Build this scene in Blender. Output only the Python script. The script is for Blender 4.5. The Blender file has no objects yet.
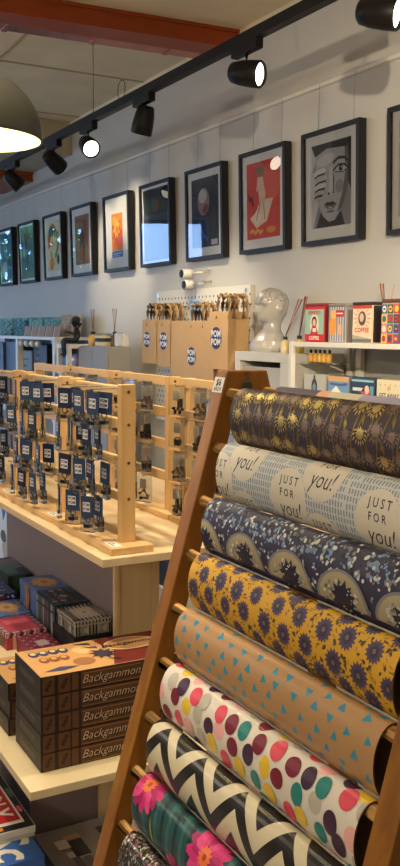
import bpy, bmesh, math, random
from mathutils import Vector, Matrix
random.seed(7)
S = bpy.context.scene
COL = S.collection
PI = math.pi
sin, cos = math.sin, math.cos

# ------------------------------------------------------------------ materials
def lin(c):
    return tuple((x/255/12.92) if x/255 <= .04045 else ((x/255+.055)/1.055)**2.4 for x in c)

_mats = {}
def M(rgb, rough=.6, metal=0., var=.06, scale=40., bump=0., spec=.4, coat=0.):
    """plain procedural material: colour with a little noise variation and optional bump"""
    key = (tuple(rgb), rough, metal, var, scale, bump, spec, coat)
    if key in _mats: return _mats[key]
    m = bpy.data.materials.new('mat_%d_%d_%d' % tuple(rgb)); m.use_nodes = True
    nt = m.node_tree; b = nt.nodes['Principled BSDF']
    c = lin(rgb)
    b.inputs['Roughness'].default_value = rough; b.inputs['Metallic'].default_value = metal
    b.inputs['Specular IOR Level'].default_value = spec
    b.inputs['Coat Weight'].default_value = coat
    tc = nt.nodes.new('ShaderNodeTexCoord')
    nz = nt.nodes.new('ShaderNodeTexNoise'); nz.inputs['Scale'].default_value = scale; nz.inputs['Detail'].default_value = 3
    nt.links.new(tc.outputs['Object'], nz.inputs['Vector'])
    mx = nt.nodes.new('ShaderNodeMix'); mx.data_type = 'RGBA'
    mx.inputs[6].default_value = (*[max(0, x*(1-var)) for x in c], 1)
    mx.inputs[7].default_value = (*[min(1, x*(1+var)) for x in c], 1)
    nt.links.new(nz.outputs['Fac'], mx.inputs[0]); nt.links.new(mx.outputs[2], b.inputs['Base Color'])
    if bump:
        bp = nt.nodes.new('ShaderNodeBump'); bp.inputs['Strength'].default_value = bump; bp.inputs['Distance'].default_value = .01
        nt.links.new(nz.outputs['Fac'], bp.inputs['Height']); nt.links.new(bp.outputs['Normal'], b.inputs['Normal'])
    _mats[key] = m
    return m

def wood(a, bcol, rough=.5, axis='X', scale=3., key=None):
    k = ('wood', a, bcol, rough, axis, scale)
    if k in _mats: return _mats[k]
    m = bpy.data.materials.new('wood'); m.use_nodes = True
    nt = m.node_tree; b = nt.nodes['Principled BSDF']; b.inputs['Roughness'].default_value = rough
    tc = nt.nodes.new('ShaderNodeTexCoord'); mp = nt.nodes.new('ShaderNodeMapping')
    s = {'X': (.6, 14, 14), 'Y': (14, .6, 14), 'Z': (14, 14, .6)}[axis]
    mp.inputs['Scale'].default_value = [q*scale for q in s]
    nz = nt.nodes.new('ShaderNodeTexNoise'); nz.inputs['Scale'].default_value = 1.; nz.inputs['Detail'].default_value = 4
    nz.inputs['Distortion'].default_value = .6
    rp = nt.nodes.new('ShaderNodeValToRGB')
    rp.color_ramp.elements[0].position = .3; rp.color_ramp.elements[0].color = (*lin(a), 1)
    rp.color_ramp.elements[1].position = .7; rp.color_ramp.elements[1].color = (*lin(bcol), 1)
    nt.links.new(tc.outputs['Object'], mp.inputs['Vector']); nt.links.new(mp.outputs['Vector'], nz.inputs['Vector'])
    nt.links.new(nz.outputs['Fac'], rp.inputs['Fac']); nt.links.new(rp.outputs['Color'], b.inputs['Base Color'])
    bp = nt.nodes.new('ShaderNodeBump'); bp.inputs['Strength'].default_value = .08; bp.inputs['Distance'].default_value = .004
    nt.links.new(nz.outputs['Fac'], bp.inputs['Height']); nt.links.new(bp.outputs['Normal'], b.inputs['Normal'])
    _mats[k] = m
    return m

def emit(rgb, strength):
    k = ('emit', rgb, strength)
    if k in _mats: return _mats[k]
    m = bpy.data.materials.new('lamp_glow'); m.use_nodes = True
    b = m.node_tree.nodes['Principled BSDF']
    b.inputs['Base Color'].default_value = (*lin(rgb), 1)
    b.inputs['Emission Color'].default_value = (*lin(rgb), 1); b.inputs['Emission Strength'].default_value = strength
    _mats[k] = m
    return m

def clear(tint=(255, 255, 255), gloss=.12, rough=.05, ior=1.45):
    """thin clear sheet: transparent with a fresnel gloss"""
    k = ('clear', tint, gloss, rough)
    if k in _mats: return _mats[k]
    m = bpy.data.materials.new('clear_sheet'); m.use_nodes = True
    nt = m.node_tree; nt.nodes.remove(nt.nodes['Principled BSDF'])
    t = nt.nodes.new('ShaderNodeBsdfTransparent'); t.inputs['Color'].default_value = (*lin(tint), 1)
    g = nt.nodes.new('ShaderNodeBsdfGlossy'); g.inputs['Roughness'].default_value = rough
    fr = nt.nodes.new('ShaderNodeFresnel'); fr.inputs['IOR'].default_value = ior
    ad = nt.nodes.new('ShaderNodeMath'); ad.operation = 'ADD'; ad.inputs[1].default_value = gloss; ad.use_clamp = True
    mx = nt.nodes.new('ShaderNodeMixShader')
    nt.links.new(fr.outputs['Fac'], ad.inputs[0]); nt.links.new(ad.outputs[0], mx.inputs['Fac'])
    nt.links.new(t.outputs[0], mx.inputs[1]); nt.links.new(g.outputs[0], mx.inputs[2])
    nt.links.new(mx.outputs[0], nt.nodes['Material Output'].inputs['Surface'])
    _mats[k] = m
    return m

# ------------------------------------------------------------------ mesh builder
class MB:
    def __init__(self): self.v = []; self.f = []; self.mi = []; self.mats = []; self.sm = []
    def mat(self, m):
        if m not in self.mats: self.mats.append(m)
        return self.mats.index(m)
    def face(self, pts, m, smooth=False):
        n = len(self.v); self.v.extend([tuple(p) for p in pts]); self.f.append(tuple(range(n, n+len(pts)))); self.mi.append(self.mat(m)); self.sm.append(smooth)
    def add(self, vs, fs, m, smooth=False):
        n = len(self.v); self.v.extend([tuple(p) for p in vs]); k = self.mat(m)
        for f in fs: self.f.append(tuple(n+i for i in f)); self.mi.append(k); self.sm.append(smooth)
    def box(self, x0, x1, y0, y1, z0, z1, m, T=None):
        vs = [Vector((x, y, z)) for z in (z0, z1) for y in (y0, y1) for x in (x0, x1)]
        if T: vs = [T @ v for v in vs]
        self.add(vs, [(0, 2, 3, 1), (4, 5, 7, 6), (0, 1, 5, 4), (1, 3, 7, 5), (3, 2, 6, 7), (2, 0, 4, 6)], m); return self
    def tube(self, pts, r, m, n=10, caps=True):
        pts = [Vector(p) for p in pts]; vs = []; rs = r if isinstance(r, (list, tuple)) else [r]*len(pts)
        up = None
        for i, p in enumerate(pts):
            d = (pts[min(i+1, len(pts)-1)]-pts[max(i-1, 0)]).normalized()
            if up is None or abs(d.dot(up)) > .99: up = Vector((0, 0, 1)) if abs(d.z) < .9 else Vector((1, 0, 0))
            a = d.cross(up).normalized(); b = d.cross(a).normalized(); up = b
            for k in range(n):
                t = 2*PI*k/n; vs.append(p+a*(cos(t)*rs[i])+b*(sin(t)*rs[i]))
        fs = []
        for i in range(len(pts)-1):
            for k in range(n): fs.append((i*n+k, i*n+(k+1) % n, (i+1)*n+(k+1) % n, (i+1)*n+k))
        self.add(vs, fs, m, True)
        if caps:
            self.face(vs[:n], m); self.face(vs[-n:][::-1], m)
        return self
    def lathe(self, prof, m, n=24, T=None, caps=(True, True)):
        vs = []
        for r, z in prof:
            for k in range(n):
                v = Vector((r*cos(2*PI*k/n), r*sin(2*PI*k/n), z)); vs.append(T @ v if T else v)
        fs = [(i*n+k, i*n+(k+1) % n, (i+1)*n+(k+1) % n, (i+1)*n+k) for i in range(len(prof)-1) for k in range(n)]
        self.add(vs, fs, m, True)
        if caps[0]: self.face(vs[:n][::-1], m)
        if caps[1]: self.face(vs[-n:], m)
        return self
    def prism(self, poly, O, ux, uy, dv, m):
        """extrude a 2D outline (O + x*ux + y*uy) along dv"""
        O, ux, uy, dv = map(Vector, (O, ux, uy, dv))
        a = [O+ux*p[0]+uy*p[1] for p in poly]; b = [p+dv for p in a]; n = len(a)
        self.add(a+b, [tuple(range(n))[::-1], tuple(range(n, 2*n))]+[(i, (i+1) % n, n+(i+1) % n, n+i) for i in range(n)], m); return self
    def flat(self, polys, O, ux, uy, lift, m):
        """printed shapes on a flat face: polygons in face coordinates"""
        O, ux, uy = Vector(O), Vector(ux), Vector(uy); n = ux.cross(uy).normalized()
        for p in polys: self.face([O+ux*q[0]+uy*q[1]+n*lift for q in p], m)
        return self
    def mesh(self, name, org=(0, 0, 0)):
        me = bpy.data.meshes.new(name); o = Vector(org)
        me.from_pydata([tuple(Vector(v)-o) for v in self.v], [], self.f); me.update()
        for m in self.mats: me.materials.append(m)
        me.polygons.foreach_set('material_index', self.mi); me.polygons.foreach_set('use_smooth', self.sm)
        return me
    def build(self, name, parent=None, org=None, bevel=0., solid=True):
        root = parent
        while root is not None and root.parent is not None: root = root.parent
        if org is None: org = root.location if root is not None else (0, 0, 0)
        ob = bpy.data.objects.new(name, self.mesh(name, org)); COL.objects.link(ob)
        if parent is None: ob.location = org
        else: ob.parent = parent
        if parent is not None and parent.parent is None and parent.type == 'MESH': pass
        if bevel:
            b = ob.modifiers.new('bevel', 'BEVEL'); b.width = bevel; b.segments = 2; b.limit_method = 'ANGLE'; b.angle_limit = math.radians(50)
        return ob

def tag(o, label=None, cat=None, group=None, kind=None):
    if label: o['label'] = label
    if cat: o['category'] = cat
    if group: o['group'] = group
    if kind: o['kind'] = kind
    return o
def thing(name, label, cat, loc=(0, 0, 0), group=None, rz=0.):
    o = bpy.data.objects.new(name, None); COL.objects.link(o); o.location = loc; o.rotation_euler = (0, 0, rz); o.empty_display_size = .05
    return tag(o, label, cat, group)
def copy_tree(o, parent=None):
    c = o.copy(); COL.objects.link(c)
    if parent is not None: c.parent = parent
    for ch in list(o.children): copy_tree(ch, c)
    return c
def struct(mb, name, bevel=0.): return tag(mb.build(name, bevel=bevel), kind='structure')
def box1(x0, x1, y0, y1, z0, z1, m): return MB().box(x0, x1, y0, y1, z0, z1, m)

# ------------------------------------------------------------------ 2D shapes
def ell(cx, cy, rx, ry=None, n=20, rot=0.):
    ry = rx if ry is None else ry; c, s = cos(rot), sin(rot)
    return [[(cx+rx*cos(2*PI*k/n)*c-ry*sin(2*PI*k/n)*s, cy+rx*cos(2*PI*k/n)*s+ry*sin(2*PI*k/n)*c) for k in range(n)]]
def rect(x0, y0, x1, y1): return [[(x0, y0), (x1, y0), (x1, y1), (x0, y1)]]
def star(cx, cy, ro, ri, n, rot=0., sx=1., sy=1.):
    """n pointed star or petal ring as triangles"""
    P = []
    for k in range(2*n):
        r = ro if k % 2 == 0 else ri; t = rot+PI*k/n; P.append((cx+r*cos(t)*sx, cy+r*sin(t)*sy))
    return [[(cx, cy), P[k], P[(k+1) % (2*n)]] for k in range(2*n)]
def leaf(x0, y0, x1, y1, w):
    dx, dy = x1-x0, y1-y0; L = math.hypot(dx, dy) or 1; nx, ny = -dy*w, dx*w
    return [[(x0, y0), (x0+dx*.35-nx, y0+dy*.35-ny), (x1, y1), (x0+dx*.35+nx, y0+dy*.35+ny)]]
def stroke(pts, w):
    out = []
    for (a, b), (c, d) in zip(pts, pts[1:]):
        L = math.hypot(c-a, d-b) or 1; nx, ny = -(d-b)/L*w/2, (c-a)/L*w/2
        out.append([(a-nx, b-ny), (c-nx, d-ny), (c+nx, d+ny), (a+nx, b+ny)])
    return out
def arc(cx, cy, r, w, t0, t1, n=10):
    P = []
    for k in range(n):
        a, b = t0+(t1-t0)*k/n, t0+(t1-t0)*(k+1)/n
        P.append([(cx+(r-w/2)*cos(a), cy+(r-w/2)*sin(a)), (cx+(r+w/2)*cos(a), cy+(r+w/2)*sin(a)), (cx+(r+w/2)*cos(b), cy+(r+w/2)*sin(b)), (cx+(r-w/2)*cos(b), cy+(r-w/2)*sin(b))])
    return P
_txt = {}
def text(s, size, cx=0., cy=0., shear=0., bold=0., sx=1.):
    k = (s, shear, bold)
    if k not in _txt:
        cu = bpy.data.curves.new('lettering', 'FONT'); cu.body = s; cu.size = 1; cu.align_x = 'CENTER'; cu.align_y = 'CENTER'
        cu.shear = shear; cu.offset = bold; cu.resolution_u = 2
        ob = bpy.data.objects.new('lettering', cu); me = bpy.data.meshes.new_from_object(ob)
        bm = bmesh.new(); bm.from_mesh(me); bmesh.ops.triangulate(bm, faces=bm.faces)
        _txt[k] = [[(l.vert.co.x, l.vert.co.y) for l in f.loops] for f in bm.faces]; bm.free()
        bpy.data.objects.remove(ob); bpy.data.curves.remove(cu); bpy.data.meshes.remove(me)
    return [[(cx+x*size*sx, cy+y*size) for x, y in p] for p in _txt[k]]
def shift(polys, dx, dy, s=1.): return [[(x*s+dx, y*s+dy) for x, y in p] for p in polys]

# ------------------------------------------------------------------ setting
XL, XR, YF, YB, ZC = -11.5, 2.2, -3.6, 2.8, 3.19
WALL = M((190, 187, 180), .75, var=.03, scale=6, spec=.25)
floor_m = M((136, 126, 114), .55, var=.15, scale=5)
ceil_m = M((230, 218, 190), .9, var=.16, scale=3.5, bump=.25, spec=.1)
struct(box1(XL-.1, XR+.1, YF-.1, YB+.1, -.1, 0, floor_m), 'floor')
struct(box1(XL-.1, XR+.1, YB, YB+.1, 0, ZC+.1, WALL), 'wall_back')
mb = MB(); mb.box(XL-.1, -10.8, YF-.1, YF, 0, ZC, WALL); mb.box(-7.2, XR+.1, YF-.1, YF, 0, ZC, WALL); mb.box(-10.8, -7.2, YF-.1, YF, 0, .3, WALL); mb.box(-10.8, -7.2, YF-.1, YF, 2.66, ZC, WALL); struct(mb, 'wall_front')
struct(box1(XR, XR+.1, YF, YB, 0, ZC, WALL), 'wall_right')
mb = MB()      # shop front wall around the glazing
for a, b in ((YF, -.95), (.25, .85), (2.3, YB)): mb.box(XL-.1, XL, a, b, 0, ZC, WALL)
for a, b in ((-.95, .25), (.85, 2.3)): mb.box(XL-.1, XL, a, b, 2.85, ZC, WALL); mb.box(XL-.1, XL, a, b, 0, .12, WALL)
struct(mb, 'wall_left')
dk = M((40, 40, 42), .4)
for n, (a, b) in enumerate(((-.95, .25), (.85, 2.3))):
    mb = MB()
    for y in (a, b-.05): mb.box(XL-.08, XL-.02, y, y+.05, .12, 2.85, dk)
    mb.box(XL-.08, XL-.02, a, b, 2.8, 2.85, dk); mb.box(XL-.08, XL-.02, a, b, .12, .17, dk)
    w = struct(mb, 'window_%d' % (n+1))
    MB().box(XL-.055, XL-.045, a+.05, b-.05, .17, 2.8, clear(gloss=0.02)).build('window_pane', w)
mb = MB(); mb.box(-10.8, -7.2, YF-.08, YF-.02, .3, .36, dk); mb.box(-10.8, -7.2, YF-.08, YF-.02, 2.6, 2.66, dk)  # unseen front wall window, added to let in cool fill daylight
for x in (-10.8, -9.6, -8.45, -7.25): mb.box(x, x+.05, YF-.08, YF-.02, .36, 2.6, dk)
w = struct(mb, 'window_3'); MB().box(-10.75, -7.25, YF-.055, YF-.045, .36, 2.6, clear(gloss=0.02)).build('window_pane', w)
mb = MB(); mb.box(XL-.1, XR+.1, YF-.1, YB+.1, ZC, ZC+.1, ceil_m)
jm = M((180, 170, 146), .9)
for x in (-3.3, -5.9, -7.1, -9.2): mb.box(x, x+.018, YF, YB, ZC-.006, ZC+.01, jm)
for y in (-1.4, .6, 1.75): mb.box(XL, XR, y, y+.018, ZC-.006, ZC+.01, jm)
struct(mb, 'ceiling')
struct(box1(-7.3, XR, YB-.02, YB-.001, 3.10, ZC, ceil_m), 'trim_2')
# soffit over the far part of the wall
sof = M((176, 166, 142), .8, var=.05)
mb = MB(); mb.box(XL, -7.3, 2.05, YB-.001, 2.93, ZC, sof); mb.box(-7.32, -7.285, 2.04, 2.62, 3.195, ZC, M((110, 70, 40), .6))
struct(mb, 'ceiling_soffit')
# orange painted steel beams
steel = M((150, 64, 20), .42, var=.12, scale=9)
def ibeam(x0, x1, y0, y1, z0, z1, t=.022):
    mb = MB(); mb.box(x0, x1, y0, y1, z0, z0+t, steel); mb.box(x0, x1, y0, y1, z1-t, z1, steel)
    mb.box(x0+.02, x1-.02, y0, y1, z0+t, z1-t, steel); return mb
def slant(y): return -4.625-(2.78-y)*.06
mb = MB()
for a, b, c, d in ((0, .18, 3.085, 3.103), (0, .18, 3.172, 3.1895), (.012, .168, 3.103, 3.172)):
    mb.prism([(slant(YF)-a, YF), (slant(2.79)-a, 2.79), (slant(2.79)-b, 2.79), (slant(YF)-b, YF)], (0, 0, c), (1, 0, 0), (0, 1, 0), (0, 0, d-c), steel)
struct(mb, 'ceiling_beam')
struct(ibeam(-9.2, -8.28, 2.3, YB-.002, 2.845, 2.928), 'ceiling_beam', .004)
# picture rail
mb = MB(); mb.prism([(0, 0), (.016, .004), (.016, .022), (.008, .028), (0, .03)], (XL, YB-.001, 2.705), (0, -1, 0), (0, 0, 1), (XR-XL, 0, 0), M((214, 210, 200), .6))
struct(mb, 'trim_1')
mb = MB().box(XL, XR, YB-.015, YB-.001, 0, .09, M((205, 200, 190), .6)); struct(mb, 'baseboard_back')

# copper clad duct behind the beam
cop = M((214, 128, 96), .22, metal=.9, var=.25, scale=7, bump=.5)
mb = MB()
for y0, y1, e in ((YF+.02, 2.77, 0),)+tuple((y, y+.03, .005) for y in (-2, -.9, .2, 1.05, 1.55, 2.05, 2.5)):
    mb.prism([(slant(y0)-.185, y0), (slant(y1)-.185, y1), (slant(y1)-.40-e, y1), (slant(y0)-.40-e, y0)], (0, 0, 3.12-e), (1, 0, 0), (0, 1, 0), (0, 0, .068+e), cop)
tag(mb.build('copper_duct', org=(-5.1, 0, 3.09)), 'shiny copper clad duct running beside the orange ceiling beam', 'duct')

# ------------------------------------------------------------------ track lighting
BLK = M((15, 14, 14), .45, var=.05, spec=.25); BLKS = M((18, 18, 18), .5)
ty, tz = 2.1, 2.7075
t = thing('lighting_track', 'long black lighting track hung on wires below the concrete ceiling', 'light track', (-4, ty, tz))
mb = MB(); mb.box(-10.8, 1.2, ty-.02, ty+.02, tz-.004, tz+.04, BLK); mb.box(-10.8, 1.2, ty-.006, ty+.006, tz-.002, tz+.002, BLKS); mb.build('rail', t)
for x in (-9.4, -7.35, -5.13, -3.0, -1.2):
    mb = MB(); mb.tube([(x, ty, tz+.038), (x, ty, ZC)], .0025, BLKS, 6); mb.lathe([(.012, ZC-.02), (.02, ZC-.001)], BLKS, 10, Matrix.Translation((x, ty, 0))); mb.build('suspension_wire', t)
mb = MB(); mb.tube([(-4.73+.05*cos(a), ty, tz+.09+.05*sin(a)) for a in [i*.5 for i in range(14)]], .003, BLKS, 6); mb.build('cable_loop', t)

LENS = emit((255, 244, 222), 9.); LENSD = emit((255, 236, 205), 2.5)
spots = []
def spotlight(x, d, label, lens, power, ang=70, z=2.583, y=None, dy=0.):
    y = ty if y is None else y
    d = Vector(d).normalized(); c = Vector((x, y+dy, z))
    r = thing('track_spotlight', label, 'spotlight', (x, y, z), 'spotlights on the ceiling track')
    top = tz
    mb = MB(); mb.box(x-.1, x+.1, y-.019, y+.019, top-.045, top-.001, BLK); mb.build('adapter', r, bevel=.003)
    mb = MB(); mb.tube([(x, y, top-.045), (x, y, z+.02)], .009, BLK, 10); mb.build('stem', r)
    T = Matrix.Translation(c) @ d.to_track_quat('Z', 'Y').to_matrix().to_4x4()
    mb = MB(); mb.lathe([(.005, -.075), (.034, -.074), (.042, -.066), (.05, -.03), (.055, .02), (.056, .066), (.053, .07), (.047, .07), (.046, .055)], BLK, 28, T, (True, False)); mb.build('head', r)
    mb = MB(); mb.lathe([(.046, .058), (.03, .061), (.001, .062)], lens, 28, T, (False, True)); mb.build('lens', r)
    if power:
        li = bpy.data.lights.new('spot_lamp', 'SPOT'); li.energy = power; li.color = (1., .85, .62); li.spot_size = math.radians(ang); li.spot_blend = .6; li.shadow_soft_size = .04
        lo = bpy.data.objects.new('spot_lamp', li); COL.objects.link(lo); lo.parent = r; lo.location = (c-Vector((x, y, z)))+d*.085
        lo.rotation_euler = d.to_track_quat('-Z', 'Y').to_euler()
    return r
RI, TO = Vector((.48, .876, 0)), Vector((.876, -.48, 0))      # along the shop's diagonal and out to the room
Z = Vector((0, 0, 1))
spotlight(-3.436, RI*.85+TO*.5-Z*.18, 'black track spotlight with bright lens, hanging in front of the orange beam end', LENS, 9, 80)
spotlight(-4.448, RI*-.22-TO*.25-Z*.9, 'black track spotlight pointing straight down beside the cable loop', LENSD, 68, 125)
spotlight(-5.21, RI*.35+TO*.8-Z*.42, 'track spotlight with glaring lit lens, just left of the downward one', LENS, 10, 80)
spotlight(-5.80, Vector((-.35, .8, -.5)), 'dark track spotlight turned to the wall right of the pendant lamp', LENSD, 26, 66)
spotlight(-6.66, Vector((.25, .8, -.75)), 'dark track spotlight hanging lowest in view, under the pendant lamp rim', LENSD, 22, 75)
spotlight(-2.575, RI*.85+TO*.5-Z*.2, 'large black track spotlight cut by the top right picture edge', LENS, 9, 85)
spotlight(-1.75, Vector((-.25, .1, -.9)), 'unseen track spotlight added to light the right wall, off the right side of the picture', LENS, 130, 125)  # unseen head, added to brighten the right part of the wall

# ------------------------------------------------------------------ pendant lamp
pc = Vector((-3.34, .90, 2.175))
t = thing('pendant_lamp', 'large grey-green dome pendant lamp glowing pale yellow inside', 'pendant lamp', pc)
out_m = M((56, 55, 47), .45, var=.05); in_m = M((240, 228, 170), .7)
T = Matrix.Translation(pc)
R_ = .25; pr = [(R_*cos(a), .235*sin(a)**.9) for a in [PI/2*i/14 for i in range(14)]]+[(.03, .235)]
mb = MB(); mb.lathe(pr, out_m, 48, T, (False, False)); mb.lathe([(r_-.006 if r_ > .05 else r_-.004, z_-.004) for r_, z_ in pr], in_m, 48, T, (False, False))
mb.lathe([(R_-.006, -.004), (R_+.002, -.005), (R_+.002, .003)], out_m, 48, T, (False, False)); mb.build('lamp_shade', t)
mb = MB(); mb.lathe([(.036, .228), (.034, .28), (.022, .31), (.01, .33)], M((60, 58, 52), .4), 24, T); mb.build('lamp_holder', t)
mb = MB(); mb.tube([pc+Z*.32, (pc.x, pc.y, ZC)], .005, BLKS, 8); mb.build('cord', t)
mb = MB(); mb.lathe([(.003, .06), (.03, .075), (.042, .105), (.035, .14), (.018, .175), (.016, .225)], emit((255, 238, 170), 3.), 20, T); mb.build('bulb', t)
li = bpy.data.lights.new('pendant_glow', 'POINT'); li.energy = 17; li.color = (1., .86, .5); li.shadow_soft_size = .05
lo = bpy.data.objects.new('pendant_glow', li); COL.objects.link(lo); lo.parent = t; lo.location = (0, 0, .04)

# ------------------------------------------------------------------ framed pictures
FR = M((34, 33, 33), .5, var=.05, spec=.22); MAT = M((232, 229, 220), .8, var=.02); GL = clear(gloss=.03, rough=.01)
W_, H_, D_ = .462, .552, .045; lean = math.radians(1.6)
def ink(r, g, b): return M((r, g, b), .7, var=.03)
def picture(x0, label, art, z0=1.935, paper=MAT, win=(.065, .075, .398, .487)):
    r = thing('framed_picture', label, 'framed picture', (x0+.022+W_/2, 2.79-D_-.002, z0), 'framed prints along the wall')
    r.rotation_euler = (lean, 0, 0)
    r.location.y = 2.797-D_*cos(lean)
    fw = .022
    mb = MB()           # local: x along wall, y depth (0 front .. D_ back), z up
    mb.box(-W_/2, W_/2, 0, D_, 0, fw, FR); mb.box(-W_/2, W_/2, 0, D_, H_-fw, H_, FR)
    mb.box(-W_/2, -W_/2+fw, 0, D_, fw, H_-fw, FR); mb.box(W_/2-fw, W_/2, 0, D_, fw, H_-fw, FR)
    mb.box(-W_/2+.01, W_/2-.01, D_-.006, D_-.001, .01, H_-.01, M((90, 80, 66), .8)); mb.build('frame', r, (0, 0, 0))
    O, ux, uy = (-W_/2, .0135, 0), (1, 0, 0), (0, 0, 1)
    mb = MB(); mb.box(-W_/2+fw, W_/2-fw, .014, .018, fw, H_-fw, paper); mb.build('mount', r, (0, 0, 0))
    mb = MB(); art(mb, lambda polys, lay, m: mb.flat(polys, O, ux, uy, .0003*lay, m), win); mb.build('print', r, (0, 0, 0))
    mb = MB(); mb.flat(rect(fw, fw, W_-fw, H_-fw), (-W_/2, .004, 0), ux, uy, 0, GL); mb.build('glass_pane', r, (0, 0, 0))
    for s in (-.14, .14):
        mb = MB(); inv = Matrix.Rotation(-lean, 3, 'X'); a = Vector((s, D_-.004, H_-.02)); b = inv @ (Vector((s, 2.78-r.location.y, 2.72-z0)))
        mb.tube([a, b], .0012, M((150, 150, 150), .4, metal=1.), 6)
        mb.build('hanging_wire', r, (0, 0, 0))
    return r
def base(P, win, c): P(rect(*win), 0, c)
def art_portrait(mb, P, w):
    x0, y0, x1, y1 = w; W, H = x1-x0, y1-y0
    q = lambda polys: [[(x0+x*W, y0+y*H) for x, y in p] for p in polys]
    g = [ink(v, v-3, v-7) for v in (34, 66, 110, 148, 182, 204, 224)]
    P(rect(*w), 0, g[3])
    P(q([[(0, .62), (.2, 1), (0, 1)], [(.05, 0), (.2, .3), (0, .62), (0, 0)]]), 1, g[5])
    P(q([[(.12, .0), (.86, 0), (.74, .2), (.26, .2)]]), 1, g[1])                                   # neck in shade
    P(q([[(.12, .5), (.16, .32), (.3, .14), (.45, .06), (.6, .07), (.78, .2), (.9, .38), (.97, .62), (.96, .88), (.9, 1), (.2, 1), (.1, .8)]]), 2, g[4])
    P(q([[(.78, .2), (.9, .38), (.97, .62), (.96, .88), (.9, 1), (.84, 1), (.86, .62), (.8, .4), (.66, .16)]]), 3, g[2])
    P(q([[(.1, .86), (.4, .93), (.9, .9), (1, 1), (.0, 1)]]), 4, g[1])                              # hair line
    P(q([[(.93, .5), (1, .4), (1, 1), (.94, 1)]]), 4, g[0])
    P(q(ell(.36, .8, .22, .07, 16, .1)), 3, g[5]); P(q(ell(.72, .46, .1, .08, 14)), 4, g[3])
    P(q(stroke([(.56, .74), (.68, .79), (.84, .78), (.93, .73)], .035)), 5, g[0])                    # brow
    P(q([[(.6, .66), (.7, .705), (.82, .7), (.92, .65), (.8, .63), (.68, .635)]]), 5, g[5])          # eye
    P(q(ell(.755, .665, .05, .036, 14)), 6, g[0]); P(q(ell(.775, .675, .012, .009, 8)), 7, g[6])
    P(q(stroke([(.57, .655), (.7, .71), (.84, .7), (.94, .645)], .025)), 7, g[0]); P(q(stroke([(.62, .635), (.78, .615), (.92, .64)], .012)), 6, g[1])
    P(q([[(.47, .7), (.54, .72), (.56, .45), (.6, .41), (.52, .37), (.42, .4), (.46, .46)]]), 4, g[5])     # nose
    P(q([[(.56, .66), (.6, .55), (.59, .45), (.62, .41), (.56, .42)]]), 5, g[2]); P(q(ell(.46, .395, .03, .014, 10)), 6, g[0]); P(q(ell(.57, .4, .025, .013, 10)), 6, g[1])
    P(q([[(.33, .265), (.42, .3), (.48, .288), (.54, .3), (.66, .262), (.5, .25)]]), 5, g[1])        # lips
    P(q([[(.33, .262), (.5, .25), (.66, .26), (.57, .21), (.44, .208)]]), 5, g[2]); P(q(ell(.49, .228, .06, .01, 10)), 6, g[4])
    P(q(ell(.5, .18, .1, .015, 12)), 4, g[2])
    for i, (a, b, c, d, wd) in enumerate(((-.02+.05, .385, .30, .425, .078), (.03, .46, .36, .505, .08), (.03, .54, .39, .59, .08), (.03, .62, .36, .675, .072))):   # fingers
        pts = [(a, b), ((a+c)/2, (b+d)/2+.02), (c, d)]
        P(q(stroke(pts, wd)+ell(c, d, wd/2, wd*.4, 12)), 8+2*i, g[6] if i % 2 else ink(196, 192, 186)); P(q(stroke([(x, y-wd/2) for x, y in pts], .022)), 9+2*i, g[0])
        P(q(ell(c-.01, d, .02, .016, 8)), 9+2*i, g[6])
    P(q([[(0, .26), (.1, .34), (.12, .5), (.09, .66), (0, .7)]]), 17, g[5])
def art_red(mb, P, w):
    x0, y0, x1, y1 = w; W, H = x1-x0, y1-y0; q = lambda polys: [[(x0+x*W, y0+y*H) for x, y in p] for p in polys]
    rd, cr, gr = ink(214, 80, 66), ink(226, 200, 170), ink(150, 120, 104)
    P(rect(*w), 0, rd); P(q(ell(.7, .7, .3, .25)), 1, ink(222, 104, 84))
    P(q(ell(.42, .88, .12, .085)), 2, gr); P(q([[(.3, .62), (.55, .64), (.5, .8), (.34, .8)]]), 2, cr)
    P(q([[(.36, .62), (.56, .64), (.58, .48), (.4, .46)]]), 3, cr); P(q([[(.1, .28), (.3, .14), (.62, .22), (.8, .5), (.58, .5), (.44, .5), (.26, .34)]]), 3, ink(232, 210, 182))
    P(q([[(.14, .28), (.3, .18), (.5, .3), (.3, .36)]]), 4, ink(240, 224, 200)); P(q(stroke([(.42, .46), (.3, .24)], .02)), 5, gr); P(q(stroke([(.52, .46), (.56, .24)], .02)), 5, gr)
    P(q(stroke([(.06, .6), (.1, .5), (.16, .56), (.2, .44)], .05)), 2, ink(120, 36, 40))
    P(q(stroke([(.1, .09), (.2, .12), (.26, .07), (.34, .12), (.42, .07), (.5, .11)], .05)), 3, ink(236, 176, 84)); P(q(ell(.74, .1, .14, .045)), 3, ink(226, 150, 60))
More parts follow.
